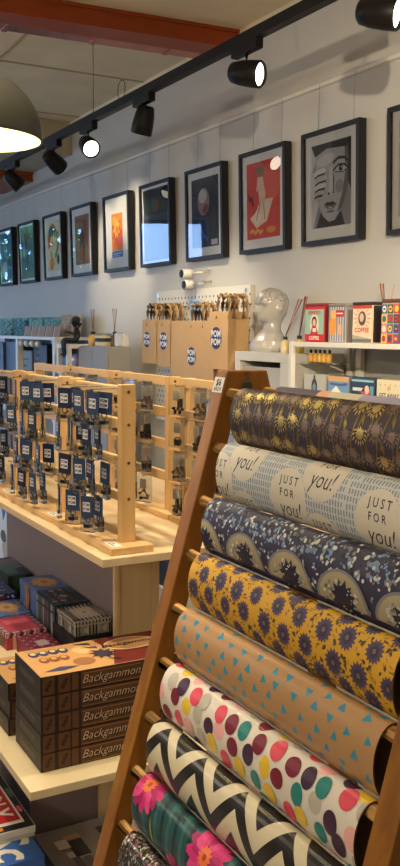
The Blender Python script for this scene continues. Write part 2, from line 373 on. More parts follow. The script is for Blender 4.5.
def art_dark_blue(mb, P, w):
    x0, y0, x1, y1 = w; W, H = x1-x0, y1-y0; q = lambda polys: [[(x0+x*W, y0+y*H) for x, y in p] for p in polys]
    P(rect(*w), 0, ink(44, 48, 58)); P(q([[(0, 0), (.64, 0), (.64, .42), (0, .46)]]), 1, ink(56, 66, 92))  # lower left blue quad: window reflection drawn into the print
    P(q(ell(.45, .66, .22, .2)), 1, ink(150, 128, 118)); P(q(ell(.42, .74, .15, .1)), 2, ink(200, 190, 178)); P(q(ell(.52, .55, .1, .06, 14, .4)), 2, ink(140, 50, 46))
    P(q([[(.2, .8), (.5, .92), (.75, .8), (.8, 1), (.15, 1)]]), 3, ink(70, 60, 66)); P(q([[(.05, .5), (.25, .55), (.2, .75), (.02, .8)]]), 2, ink(62, 66, 92))
    P(q(stroke([(.3, .38), (.4, .2), (.6, .1)], .06)), 3, ink(70, 100, 170)); P(q(ell(.82, .4, .1, .16)), 2, ink(70, 62, 58)); P(q(rect(.72, .02, .95, .1)), 2, ink(196, 190, 180))
def art_night(mb, P, w):
    x0, y0, x1, y1 = w; W, H = x1-x0, y1-y0; q = lambda polys: [[(x0+x*W, y0+y*H) for x, y in p] for p in polys]
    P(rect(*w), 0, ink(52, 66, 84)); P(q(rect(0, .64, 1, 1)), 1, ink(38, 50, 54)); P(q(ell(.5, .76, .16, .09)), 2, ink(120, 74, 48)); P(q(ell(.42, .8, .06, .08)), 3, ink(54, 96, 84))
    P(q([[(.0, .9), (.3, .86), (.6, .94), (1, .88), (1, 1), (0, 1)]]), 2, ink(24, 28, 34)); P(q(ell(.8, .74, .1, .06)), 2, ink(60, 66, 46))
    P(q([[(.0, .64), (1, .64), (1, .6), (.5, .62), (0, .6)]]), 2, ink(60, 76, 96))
def art_sun(mb, P, w):
    x0, y0, x1, y1 = .135, .15, .33, .415; W, H = x1-x0, y1-y0; q = lambda polys: [[(x0+x*W, y0+y*H) for x, y in p] for p in polys]
    P(rect(x0, y0, x1, y1), 0, ink(236, 146, 46)); P(q(star(.5, .5, .5, .3, 9)), 1, ink(226, 88, 60)); P(q(star(.45, .62, .34, .2, 8, .3)), 2, ink(250, 204, 60))
    P(q(ell(.75, .25, .2, .16)), 2, ink(240, 120, 110)); P(q(ell(.25, .82, .16, .12)), 2, ink(246, 190, 80)); P(q(ell(.52, .56, .12, .1)), 3, ink(238, 110, 66))
    P(rect(x0, .1, x1, .145), 0, ink(58, 120, 180)); P(stroke([(x0+.02, .128), (x1-.02, .128)], .01)+stroke([(x0+.02, .112), (x1-.07, .112)], .007), 1, ink(176, 204, 230))
def blobs(bg, cols, seed, win=None):
    def art(mb, P, w):
        x0, y0, x1, y1 = win or w; W, H = x1-x0, y1-y0; rr = random.Random(seed)
        P(rect(x0, y0, x1, y1), 0, ink(*bg))
        for i, c in enumerate(cols):
            a, b = rr.uniform(.2, .8), rr.uniform(.15, .85); u, v = rr.uniform(.1, .24), rr.uniform(.1, .24)
            a = min(max(a, u), 1-u); b = min(max(b, v), 1-v)
            poly = [(x0+(a+u*rr.uniform(.7, 1)*cos(k*PI/7))*W, y0+(b+v*rr.uniform(.7, 1)*sin(k*PI/7))*H) for k in range(14)]
            P([poly], 1+i, ink(*c))
    return art
def art_toucan(mb, P, w):
    x0, y0, x1, y1 = w; W, H = x1-x0, y1-y0; q = lambda polys: [[(x0+x*W, y0+y*H) for x, y in p] for p in polys]
    P(rect(*w), 0, ink(222, 208, 176)); P(q(arc(.45, .6, .26, .2, .3, 3.6, 16)), 1, ink(214, 92, 50)); P(q(arc(.5, .56, .3, .1, -1.2, 1.4, 14)), 2, ink(60, 140, 96))
    P(q(ell(.36, .8, .2, .12)), 3, ink(48, 70, 120)); P(q(ell(.35, .14, .17, .12)), 2, ink(226, 112, 40)); P(q(stroke([(.3, .4), (.36, .22), (.5, .2)], .1)), 3, ink(228, 140, 60))
    P(q(ell(.82, .22, .09, .1)), 2, ink(60, 56, 60)); P(q(ell(.85, .6, .08, .2)), 2, ink(190, 150, 70)); P(q(ell(.4, .62, .09, .1)), 4, ink(240, 200, 90))
full = (.04, .04, .422, .512)
picture(-9.255, 'framed print of a pale figure on blue, cut off at the left picture edge', blobs((66, 116, 158), [(40, 70, 130), (90, 160, 150), (180, 190, 190), (46, 90, 80), (40, 60, 120)], 3, full))
picture(-8.6, 'framed blue and brown print with tall shapes, second from the left edge', blobs((92, 120, 130), [(70, 92, 130), (110, 74, 50), (60, 120, 90), (120, 150, 190), (130, 80, 60)], 9, full))
picture(-7.9, 'framed print of an orange and green bird curl on cream', art_toucan)
picture(-7.235, 'framed green, red and brown figure print with green reflections', blobs((150, 110, 90), [(84, 130, 60), (160, 60, 58), (96, 60, 50), (120, 160, 90), (60, 50, 54), (170, 70, 66)], 21, (.08, .09, .385, .475)))
picture(-6.545, 'framed orange and yellow sun poster with blue caption, brightly lit', art_sun)
picture(-5.9, 'framed dark night scene, blue daylight mirrored in its lower part', art_night, win=full)
picture(-5.225, 'framed dark print of a pale red-lipped face, blue reflection at its corner', art_dark_blue)
picture(-4.575, 'framed red poster with a figure in a cream flared dress', art_red)
picture(-3.965, 'framed black and white portrait of a woman with hand over one eye', art_portrait, win=(.072, .08, .39, .483))
picture(-3.305, 'framed pale print cut off at the right picture edge', blobs((206, 186, 170), [(196, 160, 148), (214, 196, 180)], 4))

# ------------------------------------------------------------------ paper ladder and its rolls
PINE_D = wood((124, 76, 22), (160, 106, 36), .38, 'Z', 2.2)
DOW = wood((206, 152, 84), (228, 180, 112), .42, 'X', 3.)
zn = lambda n: 1.3585-.1205*(n-1)
yn = lambda n: 1.069-.0338*(n-1)
sl = .2805; nrm = math.hypot(1, sl)
t = thing('paper_ladder', 'orange pine A-frame ladder rack holding the wrapping paper rolls', 'display ladder', (-1.42, .9, 0))
def stile(x0, x1, name, front=True):
    d = .0235*nrm
    if front: ln = lambda z: 1.069+(z-1.3585)*sl
    else: ln = lambda z: 1.142+(1.41-z)*sl
    z0, z1 = 0., 1.412
    mb = MB(); mb.prism([(ln(z0)-d, z0), (ln(z0)+d, z0), (ln(z1)+d, z1+(0 if front else -.0)), (ln(z1)-d, z1)], (x0, 0, 0), (0, 1, 0), (0, 0, 1), (x1-x0, 0, 0), PINE_D)
    return mb.build(name, t, bevel=.003)
for a, b in ((-1.845, -1.797), (-1.036, -.985)): stile(a, b, 'front_stile'); stile(a, b, 'rear_stile', False)
for n in list(range(1, 10)):
    mb = MB().tube([(-1.80, yn(n), zn(n)), (-1.033, yn(n), zn(n))], .0135, DOW, 14); mb.build('dowel', t)
ry_, rz_ = 1.166, 1.36
MB().tube([(-1.80, ry_, rz_), (-1.033, ry_, rz_)], .0135, DOW, 14).build('dowel', t)
MB().tube([(-1.80, 1.142+1.16*sl, .25), (-1.033, 1.142+1.16*sl, .25)], .0135, DOW, 14).build('dowel', t)
MB().box(-1.85, -1.80, 1.085, 1.13, 1.36, 1.385, M((120, 120, 118), .4, metal=1.)).build('hinge', t)
# price tag on the front of the left stile
fn = Vector((0, -1, sl)).normalized(); up = Vector((0, sl, 1)).normalized()
O = Vector((-1.8425, 1.069+(1.362-1.3585)*sl-.0235*nrm-.0015, 1.362)) + Vector((0, 0, 0))
mb = MB(); mb.flat(rect(0, 0, .044, .036), O, (1, 0, 0), up, 0, M((232, 228, 222), .6)); tg = mb.build('price_tag', t)
mb = MB(); mb.flat(text('$6', .022, .022, .023, bold=.02), O, (1, 0, 0), up, .0004, ink(40, 34, 60)); mb.flat(text('EACH', .012, .022, .008, bold=.02), O, (1, 0, 0), up, .0004, ink(40, 34, 60)); mb.build('price_lettering', tg)

EA, EB = .038, .064
_N = 4000; _th = [-PI+2*PI*i/_N for i in range(_N+1)]; _al = [0.]
for i in range(_N):
    a, b = _th[i], _th[i+1]; _al.append(_al[-1]+math.hypot(EA*(sin(b)-sin(a)), EB*(cos(b)-cos(a))))
_a0 = _al[_N//2]; CIRC = _al[-1]; _al = [a-_a0 for a in _al]
import bisect
def theta(v):
    i = min(max(bisect.bisect_left(_al, v), 1), _N); f = (v-_al[i-1])/(_al[i]-_al[i-1]); return _th[i-1]+f*(_th[i]-_th[i-1])
NB = 44; DV = CIRC/NB; X0, X1 = -1.738, -1.062; LEN = X1-X0
def clip(poly, v0, keep_above):
    out = []
    for i in range(len(poly)):
        a, b = poly[i], poly[(i+1) % len(poly)]; ia = (a[1] >= v0) == keep_above or a[1] == v0; ib = (b[1] >= v0) == keep_above or b[1] == v0
        if ia: out.append(a)
        if ia != ib:
            f = (v0-a[1])/(b[1]-a[1]); out.append((a[0]+f*(b[0]-a[0]), v0))
    return out
def clipu(poly, u0, keep_above):
    return [(b, a) for a, b in clip([(y, x) for x, y in poly], u0, keep_above)]
class Roll:
    """paper coordinates: u along the roll from its left end, v around it from the top down the front"""
    def __init__(s, yc, zc, label, bg, name='wrapping_paper_roll', back=1):
        s.yc, s.zc, s.back = yc, zc+.0172-EB, back; s.label = label; s.mb = MB(); s.lay = 0
        R = NB
        vs = []
        for x in (X0, X1):
            for k in range(R): vs.append(s.pt(x-X0, -CIRC/2+k*DV, 0))
        s.mb.add(vs, [(k, (k+1) % R, R+(k+1) % R, R+k) for k in range(R)], bg, True)
        s.s0 = 1
    def pt(s, u, v, lift):
        th = theta(v); ny, nz = -sin(th)/EA, cos(th)/EB; L = math.hypot(ny, nz)
        return (X0+u, s.yc+s.back*(-EA*sin(th)+ny/L*lift), s.zc+EB*cos(th)+nz/L*lift)
    def draw(s, polys, m, lay=1, v0=-.09, v1=.2):
        for p in polys:
            us = [q[0] for q in p]; vv = [q[1] for q in p]
            if max(us) < 0 or min(us) > LEN or max(vv) < v0 or min(vv) > v1: continue
            if min(us) < 0: p = clipu(p, 0., True)
            if p and max(q[0] for q in p) > LEN: p = clipu(p, LEN, False)
            if len(p) < 3: continue
            lo, hi = min(q[1] for q in p), max(q[1] for q in p)
            k0, k1 = math.floor((lo+CIRC/2)/DV+1e-6), math.ceil((hi+CIRC/2)/DV-1e-6)
            for k in range(k0, max(k1, k0+1)):
                a = -CIRC/2+k*DV; c = p
                if lo < a: c = clip(c, a, True)
                if len(c) >= 3 and hi > a+DV: c = clip(c, a+DV, False)
                if len(c) >= 3: s.mb.face([s.ptf(q[0], q[1], a, .00028*lay) for q in c][::-1] if s.back > 0 else [s.ptf(q[0], q[1], a, .00028*lay) for q in c], m, False)
    def ptf(s, u, v, a, lift):          # on the flat facet of the band that starts at a
        f = (v-a)/DV; A, B = Vector(s.pt(u, a, lift)), Vector(s.pt(u, a+DV, lift)); return A+(B-A)*f
    def done(s):
        r = s.mb.build('wrapping_paper_roll', org=((X0+X1)/2, s.yc, s.zc-EB)); tag(r, s.label, 'wrapping paper', 'wrapping paper rolls on the ladder')
        mb = MB(); core = M((120, 92, 62), .8); R = NB; th = .0028
        vs = []
        for x in (X0+.0003, X1-.0003):
            for ins in (0., th):
                for k in range(R):
                    a = 2*PI*k/R; vs.append((x, s.yc-(EA-.0005-ins)*sin(a), s.zc+(EB-.0005-ins)*cos(a)))
        fs = []
        for k in range(R):
            j = (k+1) % R; fs += [(k, j, R+j, R+k), (2*R+j, 2*R+k, 3*R+k, 3*R+j), (R+k, R+j, 3*R+j, 3*R+k)]
        mb.add(vs, fs, core, True); c = mb.build('cardboard_core', None, org=r.location); c.parent = r; c.location = (0, 0, 0)
        return r

def paper(rgb, rough=.4, spec=.45, var=.03): return M(rgb, rough, 0., var, 30, 0, spec)
rr = random.Random(5)
# 1  gold palms on dark plum
R1 = Roll(yn(1), zn(1), 'dark plum wrapping paper roll printed with gold palm trees, topmost on the ladder', paper((58, 46, 58), .5))
GOLD_LIT = M((206, 182, 116), .36, metal=.85, var=.1); GOLD_SHADED = M((142, 120, 108), .42, metal=.5, var=.1); GOLDG = M((140, 122, 62), .36, metal=.75, var=.1)
def palm(x, y, s, m, m2):
    R1.draw(stroke([(x+.003*s, y), (x+.006*s, y+.03*s), (x-.002*s, y+.06*s), (x-.008*s, y+.1*s)], .003*s), m2, 1)
    for k in range(13):
        a = PI*.06+k*(1.88*PI)/12+PI/2; L = s*rr.uniform(.019, .026); mx_, my_ = x+L*.6*cos(a), y+L*.6*sin(a)
        R1.draw(leaf(mx_, my_, x, y, .16)+leaf(mx_-.0, my_, x+L*cos(a), y+L*sin(a)*.8+.007*s, .2), m, 2)
for i in range(18):
    for j in range(5):
        x = .012+i*.042+(j % 2)*.021; y = -.075+j*.048+rr.uniform(-.01, .01)
        palm(x, y, rr.uniform(.8, 1.05), (GOLD_LIT, GOLD_SHADED, GOLD_SHADED)[rr.randrange(3)] if j > 1 else GOLD_LIT, GOLDG)  # brighter gold towards the roll's top: light on it put into the colour
        R1.draw(leaf(x+.018, y+.02, x+.02+rr.uniform(-.006, .006), y+.044, .2), GOLDG, 1)
R1.done()
# 2  JUST FOR you!
R2 = Roll(yn(2), zn(2), 'pale wrapping paper roll lettered JUST FOR you! on grey dashes, second from the top', paper((200, 203, 206), .5))
dash = paper((124, 140, 156), .5); disc = paper((214, 207, 192), .5); dark = paper((44, 42, 62), .5)
for j in range(20):
    for i in range(88):
        if rr.random() < .93: R2.draw(rect(.004+i*.0082, -.08+j*.0138, .0074+i*.0082, -.08+j*.0138+rr.uniform(.0085, .0115)), dash, 1)
for row, off in ((-.052, .246), (.021, .109), (.094, .279), (.167, .109)):
    for k in range(-1, 4):
        cx = off+k*.27
        if not -.08 < cx < LEN+.08: continue
        R2.draw(ell(cx, row, .062, .062, 32), disc, 2)
        fl = lambda p: [[(x, 2*row-y) for x, y in q][::-1] for q in p]
        R2.draw(fl(text('J U S T', .0235, cx+.002, row+.036, bold=.008, sx=.9)), dark, 3); R2.draw(fl(text('F O R', .0215, cx-.002, row+.011, bold=.008, sx=.9)), dark, 3)
        R2.draw(fl(text('you!', .050, cx+.002, row-.022, shear=.32, bold=-.004, sx=.82)), dark, 3)
R2.done()
# 3  tan mounds over navy (plain scallops)
R3 = Roll(yn(3), zn(3), 'navy wrapping paper roll with rows of tan and pale blue scallops, third from top', paper((54, 50, 74), .5))
tan_, navy, pale, blu, grey = paper((170, 158, 128), .5), paper((34, 32, 58), .5), paper((206, 208, 204), .5), paper((122, 150, 190), .5), paper((126, 128, 136), .5)
def half(cx, cy, rx, ry, n=18): return [[(cx+rx*cos(PI*k/n), cy-ry*sin(PI*k/n)) for k in range(n+1)]]
for vy, off in ((-.06, .07), (.022, -.03)):
    for k in range(-1, 6):
        cx = off+k*.162
        for q in range(90):
            a, d = rr.uniform(0, PI), rr.random()**.6
            R3.draw(ell(cx+.085*d*cos(a), vy+.035-.075*d*sin(a), rr.uniform(.003, .007), rr.uniform(.002, .005), 7, rr.uniform(0, 3)), (blu, pale, grey, blu, navy)[q % 5], 1+q % 4)
for k in range(-1, 6):
    cx = .012+k*.162; vy = .103
    for q in range(70): x, y = cx+rr.uniform(-.085, .085), vy+rr.uniform(-.075, .02); R3.draw(ell(x, y, rr.uniform(.002, .005), rr.uniform(.0018, .004), 6, rr.uniform(0, 3)), (pale, blu, grey)[q % 3], 5)
    R3.draw(half(cx, vy+.02, .074, .064), grey, 6); R3.draw(half(cx, vy+.018, .066, .057), tan_, 7)
    for q in range(40):
        a, d = rr.uniform(.1, PI-.1), rr.uniform(.62, 1); R3.draw(ell(cx+.055*d*cos(a), vy+.02-.046*d*sin(a), .005, .0035, 6, a), (pale, grey, tan_)[q % 3], 8)
    R3.draw(star(cx+.006, vy+.006, .036, .024, 12, .2), navy, 9)
    for q in range(26): a = rr.uniform(0, 2*PI); d = rr.uniform(.5, 1.1); R3.draw(ell(cx+.006+.036*d*cos(a), vy+.006+.03*d*sin(a), .0024, .0019, 6), pale if q % 2 else navy, 10)
for cx in [k*.162+.05 for k in range(5)]:
    for q in range(60): x, y = cx+rr.uniform(-.08, .08), .2+rr.uniform(-.03, .02); R3.draw(ell(x, y, .004, .003, 6), (pale, blu, grey)[q % 3], 8)
R3.done()
# 4  purple flowers on yellow
R4 = Roll(yn(4), zn(4), 'yellow wrapping paper roll covered in purple daisies and dark leaves, fourth from top', paper((212, 162, 40), .5))
pur, pur2, lf, dl = paper((78, 66, 96), .5), paper((52, 44, 70), .5), paper((64, 66, 44), .5), paper((96, 74, 34), .5)
for j in range(7):
    for i in range(11):
        x = .02+i*.0715+(j % 2)*.036+rr.uniform(-.007, .007); y = -.085+j*.0425+rr.uniform(-.005, .005); r = rr.uniform(.021, .027)
        for q in range(7):
            a = rr.uniform(0, 2*PI); b = x+.036*cos(a), y+.026*sin(a)
            R4.draw(leaf(b[0], b[1], b[0]+rr.uniform(-.012, .012), b[1]+rr.uniform(-.012, .012), .32), lf if q < 4 else dl, 1)
            R4.draw(stroke([(x+.03*cos(a+.5), y+.026*sin(a+.5)), (x+.037*cos(a+.8), y+.03*sin(a+.7))], .0013), dl, 1)
        R4.draw(star(x, y, r, r*.72, 15, rr.random()), pur, 2); R4.draw(star(x, y, r*.6, r*.36, 15, .1), pur2, 3)
        R4.draw(ell(x, y, r*.2, r*.2, 8), paper((120, 96, 92), .5), 4)
R4.done()
# 5  blue triangles on kraft
R5 = Roll(yn(5), zn(5), 'brown kraft wrapping paper roll dotted with bright blue triangles, fifth from top', paper((178, 138, 92), .42, .5))
bt = M((38, 140, 176), .35, var=.12, spec=.6)
for j in range(10):
    for i in range(15):
        x = .018+i*.051+(j % 2)*.026+rr.uniform(-.009, .009); y = -.085+j*.027+rr.uniform(-.006, .006); a = rr.choice((PI/2, -PI/2, PI/2, 0.2, 2.6)); r = rr.uniform(.0095, .0125)
        R5.draw([[(x+r*cos(a+k*2*PI/3), y+r*sin(a+k*2*PI/3)*.95) for k in range(3)]], bt, 1)
R5.done()
# 6  coloured spots on white
R6 = Roll(yn(6), zn(6), 'white wrapping paper roll with big overlapping spots in many colours', paper((224, 218, 208), .35, .5))
cols = [paper(c, .38) for c in ((34, 132, 128), (236, 198, 60), (64, 36, 66), (226, 74, 96), (190, 184, 172), (240, 178, 176), (122, 30, 52))]
prev = -1
for j in range(8):
    for i in range(15):
        x = .012+i*.05+(j % 2)*.025+rr.uniform(-.01, .01); y = -.085+j*.038+rr.uniform(-.008, .008); c = rr.choice([k for k in range(7) if k != prev]); prev = c
        R6.draw(ell(x, y, rr.uniform(.0165, .02), rr.uniform(.0175, .021), 20), cols[c], 1+(i+j) % 3+(j % 2)*3)
R6.done()
# 7  black zigzag on cream
R7 = Roll(yn(7), zn(7), 'cream wrapping paper roll with bold black zigzags, third roll from the bottom', paper((214, 204, 176), .34, .5))
bk = M((30, 28, 28), .3, var=.05, spec=.5)
for j in range(-1, 4):
    v0 = -.082+j*.083
    for k in range(-1, 6):
        u0 = .055+k*.155; a, h = .088, .04
        R7.draw([[(u0, v0), (u0+.0775, v0+a), (u0+.0775, v0+a+h), (u0, v0+h)], [(u0+.0775, v0+a), (u0+.155, v0), (u0+.155, v0+h), (u0+.0775, v0+a+h)]], bk, 1)
R7.done()
# 8  pink gerberas on teal
R8 = Roll(yn(8), zn(8), 'dark teal wrapping paper roll with large pink and orange flowers', paper((26, 74, 80), .35, .5))
t1, t2, pk, pk2, pk3, orr = paper((16, 48, 56), .35), paper((54, 104, 104), .35), paper((206, 44, 122), .4), paper((172, 30, 100), .4), paper((222, 70, 140), .4), paper((228, 116, 66), .4)
for k in range(30):
    x = -.05+k*.028; R8.draw([[(x, -.09), (x+.012, -.09), (x+.05, .06), (x+.03, .2), (x+.02, .2), (x+.038, .06)]][:1] and leaf(x, -.09, x+.06, .08, .06)+leaf(x+.07, .2, x+.04, .02, .06), t1 if k % 2 else t2, 1)
for cx, cy, r in ((.04, .012, .062), (.31, .036, .066), (.6, .01, .055), (.2, .14, .05), (.48, .15, .05)):
    for k in range(26):
        a = k*2*PI/13+rr.uniform(-.08, .08)+(k//13)*.24; q = r*(1. if k < 13 else .72); R8.draw([[(cx, cy), (cx+q*.75*cos(a-.26), cy+q*.75*sin(a-.26)), (cx+q*cos(a-.1), cy+q*sin(a-.1)), (cx+q*cos(a+.1), cy+q*sin(a+.1)), (cx+q*.75*cos(a+.26), cy+q*.75*sin(a+.26))]], (pk, pk2, pk3)[k % 3], 2+k//13*3+k % 3)
    R8.draw(star(cx, cy, r*.36, r*.24, 12), orr, 9); R8.draw(ell(cx, cy, r*.1, r*.1, 8), paper((170, 70, 50)), 10)
R8.draw(leaf(.09, .06, .1, .15, .05), paper((170, 180, 60)), 2)
R8.done()
# 9  glitter
gm = bpy.data.materials.new('glitter'); gm.use_nodes = True; nt = gm.node_tree; b = nt.nodes['Principled BSDF']
tc = nt.nodes.new('ShaderNodeTexCoord'); vo = nt.nodes.new('ShaderNodeTexVoronoi'); vo.inputs['Scale'].default_value = 190
rp = nt.nodes.new('ShaderNodeValToRGB'); rp.color_ramp.interpolation = 'CONSTANT'
for p, c in ((.0, (34, 34, 36)), (.34, (96, 92, 88)), (.55, (58, 74, 62)), (.68, (150, 100, 112)), (.8, (206, 200, 190)), (.93, (52, 44, 50))):
    e = rp.color_ramp.elements.new(p) if p not in (0., 1.) else rp.color_ramp.elements[0]; e.position = p; e.color = (*lin(c), 1)
rp.color_ramp.elements.remove(rp.color_ramp.elements[-1])
sep = nt.nodes.new('ShaderNodeSeparateColor')
nt.links.new(tc.outputs['Object'], vo.inputs['Vector']); nt.links.new(vo.outputs['Color'], sep.inputs[0]); nt.links.new(sep.outputs[0], rp.inputs['Fac']); nt.links.new(rp.outputs['Color'], b.inputs['Base Color'])
b.inputs['Metallic'].default_value = .5; b.inputs['Roughness'].default_value = .3
bp = nt.nodes.new('ShaderNodeBump'); bp.inputs['Strength'].default_value = .5; bp.inputs['Distance'].default_value = .003; nt.links.new(sep.outputs[1], bp.inputs['Height']); nt.links.new(bp.outputs['Normal'], b.inputs['Normal'])
Roll(yn(9), zn(9), 'black, silver and pink glitter wrapping paper roll, lowest on the ladder', gm).done()
# the roll on the back of the ladder
RB = Roll(ry_, rz_, 'pastel patchwork wrapping paper roll on the back of the ladder', paper((226, 190, 160), .5), back=-1)
for a, b_, c in ((0, .16, (84, 74, 96)), (.16, .2, (228, 176, 140)), (.2, .3, (214, 206, 180)), (.3, .44, (172, 168, 196)), (.44, .6, (230, 186, 160)), (.6, .66, (120, 110, 150)), (.66, .72, (228, 180, 160))):
    RB.draw(rect(a, -.09, b_, .2), paper(c, .5), 1)
RB.done()

# ------------------------------------------------------------------ display table with its lower plinth
BEECH = wood((206, 178, 136), (222, 198, 158), .45, 'X', 1.2); EDGE = M((214, 196, 162), .5); MAUVE = M((132, 118, 118), .7, var=.03, scale=8); LEG = wood((204, 174, 126), (216, 188, 142), .55, 'Z', 1.)
t = thing('display_table', 'long beech topped shop table with a mauve back panel below', 'table', (-3.3, 1.3, 0))
MB().box(-4.45, -2.2, .922, 1.70, .877, .9, BEECH).build('tabletop', t, bevel=.002)
MB().box(-3.97, -2.72, 1.20, 1.31, 0, .876, MAUVE).build('spine_panel', t)
mb = MB(); mb.box(-2.72, -2.70, 1.175, 1.335, 0, .876, LEG); mb.box(-2.705, -2.694, 1.178, 1.19, 0, .876, LEG); mb.box(-2.705, -2.694, 1.31, 1.332, 0, .876, LEG); mb.build('end_panel', t)
t = thing('display_plinth', 'low cream shelf plinth in front of the table, carrying boxed games', 'plinth', (-3.2, .9, 0))
CREAM = M((216, 198, 160), .5, var=.03)
MB().box(-4.4, -2.026, .66, 1.173, .377, .4, CREAM).build('shelf_top', t, bevel=.002)
MB().box(-4.3, -2.46, .80, 1.17, 0, .376, MAUVE).build('carcass', t)
MB().box(-2.459, -2.44, 1.012, 1.168, 0, .376, LEG).build('end_panel', t)

# ------------------------------------------------------------------ pine racks on the table
PALE = wood((196, 154, 96), (216, 178, 122), .5, 'Z', 2.); PALEX = wood((200, 160, 102), (220, 184, 128), .5, 'X', 2.)
SILV = M((170, 170, 172), .25, metal=.9, var=.1)
def PX(xr, q, i): return xr-.306+i*.112+(.027 if round(q*1000) in (1335, 1140) else -.027)+.004*sin(97*q+31*i+7*xr)
def rack(xr, yb, label, group, w=.42, base_y=(-.075, .05), rail_dy=0., rails=(1.335, 1.245, 1.14, 1.04), rh=.026, top=1.355, post=(.03, .042), pegs=False):
    """upright rack: right post ends at xr, posts centred on yb"""
    z = .9; t = thing('pine_rack', label, 'display rack', (xr-w/2, yb, z), group)
    MB().box(xr-w-.008, xr+.055, yb+base_y[0], yb+base_y[1], z+.0005, z+.02, PALEX).build('base_board', t, bevel=.002)
    for x in (xr-w, xr-post[0]):
        mb = MB(); mb.box(x, x+post[0], yb-post[1]/2, yb+post[1]/2, z+.02, top, PALE)
        if x > xr-w:
            for q in rails:
                T = Matrix.Translation((xr+.0005, yb, q)) @ Matrix.Rotation(PI/2, 4, 'Y'); mb.lathe([(.0045, -.001), (.0045, .0008)], M((92, 66, 40), .6), 10, T)
        mb.build('post', t, bevel=.002)
    for q in rails:
        MB().box(xr-w+post[0]*.98, xr-post[0]*.98, yb+rail_dy-.009, yb+rail_dy+.009, q-rh/2, q+rh/2, PALEX).build('rail', t, bevel=.0015)
    if pegs:
        for q in rails:
            for i in range(3): MB().tube([(PX(xr, q, i), yb-.008, q+.006), (PX(xr, q, i), yb-.088, q+.006), (PX(xr, q, i), yb-.092, q+.012)], .0018, M((176, 174, 170), .4), 6).build('peg', t)
    if base_y[0] < -.06: 
        mb = MB(); mb.flat(rect(xr-.02, yb-.066, xr+.04, yb-.036), (0, 0, .9206), (1, 0, 0), (0, 1, 0), .0004, M((222, 220, 214), .6)); mb.flat(rect(xr-.014, yb-.058, xr+.03, yb-.054)+rect(xr-.014, yb-.048, xr+.01, yb-.044), (0, 0, .9206), (1, 0, 0), (0, 1, 0), .0008, ink(60, 60, 70)); mb.build('price_label', t)
    return t
FRX = (-2.278, -2.748, -3.225); FY = 1.032
for x, wd in zip(FRX, ('nearest to the wrapping paper ladder', 'in the middle of the front row', 'at the left picture edge')):
    rack(x, FY, 'pine rack hung with navy carded pouches, '+wd, 'pine racks in the front row', w=.40, pegs=True)
BRX = (-2.15, -2.625, -3.095, -3.56); BY = 1.352
for x, wd in zip(BRX, ('partly behind the left ladder stile', 'behind the nearest front rack', 'behind the middle front rack', 'behind the leftmost front rack')):
    rack(x, BY, 'pine rack with clear bagged trinkets, back row, '+wd, 'pine racks in the back row', w=.40, base_y=(-.05, .05), rails=(1.34, 1.24, 1.135, 1.03), rh=.03, rail_dy=-.012)

# ------------------------------------------------------------------ pouches and bags hung on the racks
NAVY = M((24, 32, 66), .5); BLUEC = M((36, 60, 94), .5); LBL = M((222, 220, 222), .6); PLAS = clear((240, 243, 246), .03, .2, 1.3); SILV = M((170, 170, 172), .25, metal=.9, var=.1); DKM = M((34, 34, 38), .4)
def pouch_proto(header):
    t = thing('carded_pouch', 'x', 'pouch')
    mb = MB(); mb.box(-.024, .024, -.002, .002, -.052, .008, header); mb.build('header_card', t)
    mb = MB()
    mb.flat(rect(-.015, -.036, .013, -.009), (0, -.0025, 0), (1, 0, 0), (0, 0, 1), .0003, LBL)
    mb.flat(text('POM', .0115, -.001, -.0165, bold=.03)+text('POM', .0115, -.001, -.029, bold=.03), (0, -.0025, 0), (1, 0, 0), (0, 0, 1), .0006, NAVY); mb.build('logo_label', t)
    mb = MB()
    mb.prism([(-.022, 0), (.022, 0), (.024, -.042), (-.024, -.042)], (0, -.007, -.051), (1, 0, 0), (0, 0, 1), (0, .014, 0), PLAS); mb.build('clear_bag', t)
    mb = MB()
    mb.tube([(.009*cos(a), .0, -.058+.009*sin(a)) for a in [k*PI/6 for k in range(13)]], .0024, SILV, 6)
    mb.tube([(.0, 0, -.066), (.004, .001, -.074)], .0026, SILV, 6); mb.box(-.014, .004, -.004, .004, -.082, -.072, DKM); mb.box(.006, .016, -.003, .003, -.08, -.07, SILV); mb.build('trinket', t)
    return t
pN, pB = pouch_proto(NAVY), pouch_proto(BLUEC)
first = {id(pN): True, id(pB): True}
rr = random.Random(11)
rown = ('top row', 'second row', 'third row', 'bottom row'); pos = ('left hook', 'middle hook', 'right hook'); rk = ('nearest front rack', 'middle front rack', 'leftmost front rack')
for k, xr in enumerate(FRX):
    for j, z in enumerate((1.335, 1.245, 1.14, 1.04)):
        for i in range(3):
            for d in range(2):
                pr = pB if rr.random() < .3 else pN
                o = pr if first[id(pr)] else copy_tree(pr); first[id(pr)] = False
                x = PX(xr, z, i)
                y = FY-.080+d*.034
                o.location = (x, y, z-.0105); o.rotation_euler = (0, rr.uniform(-.05, .05), rr.uniform(-.35, .6))
                o['label'] = '%s carded pouch, %s on %s of the %s' % ('blue' if pr is pB else 'navy', 'front' if d == 0 else 'rear', pos[i], rk[k]) + ', ' + rown[j]
                o['group'] = 'carded pouches on the %s' % rk[k]
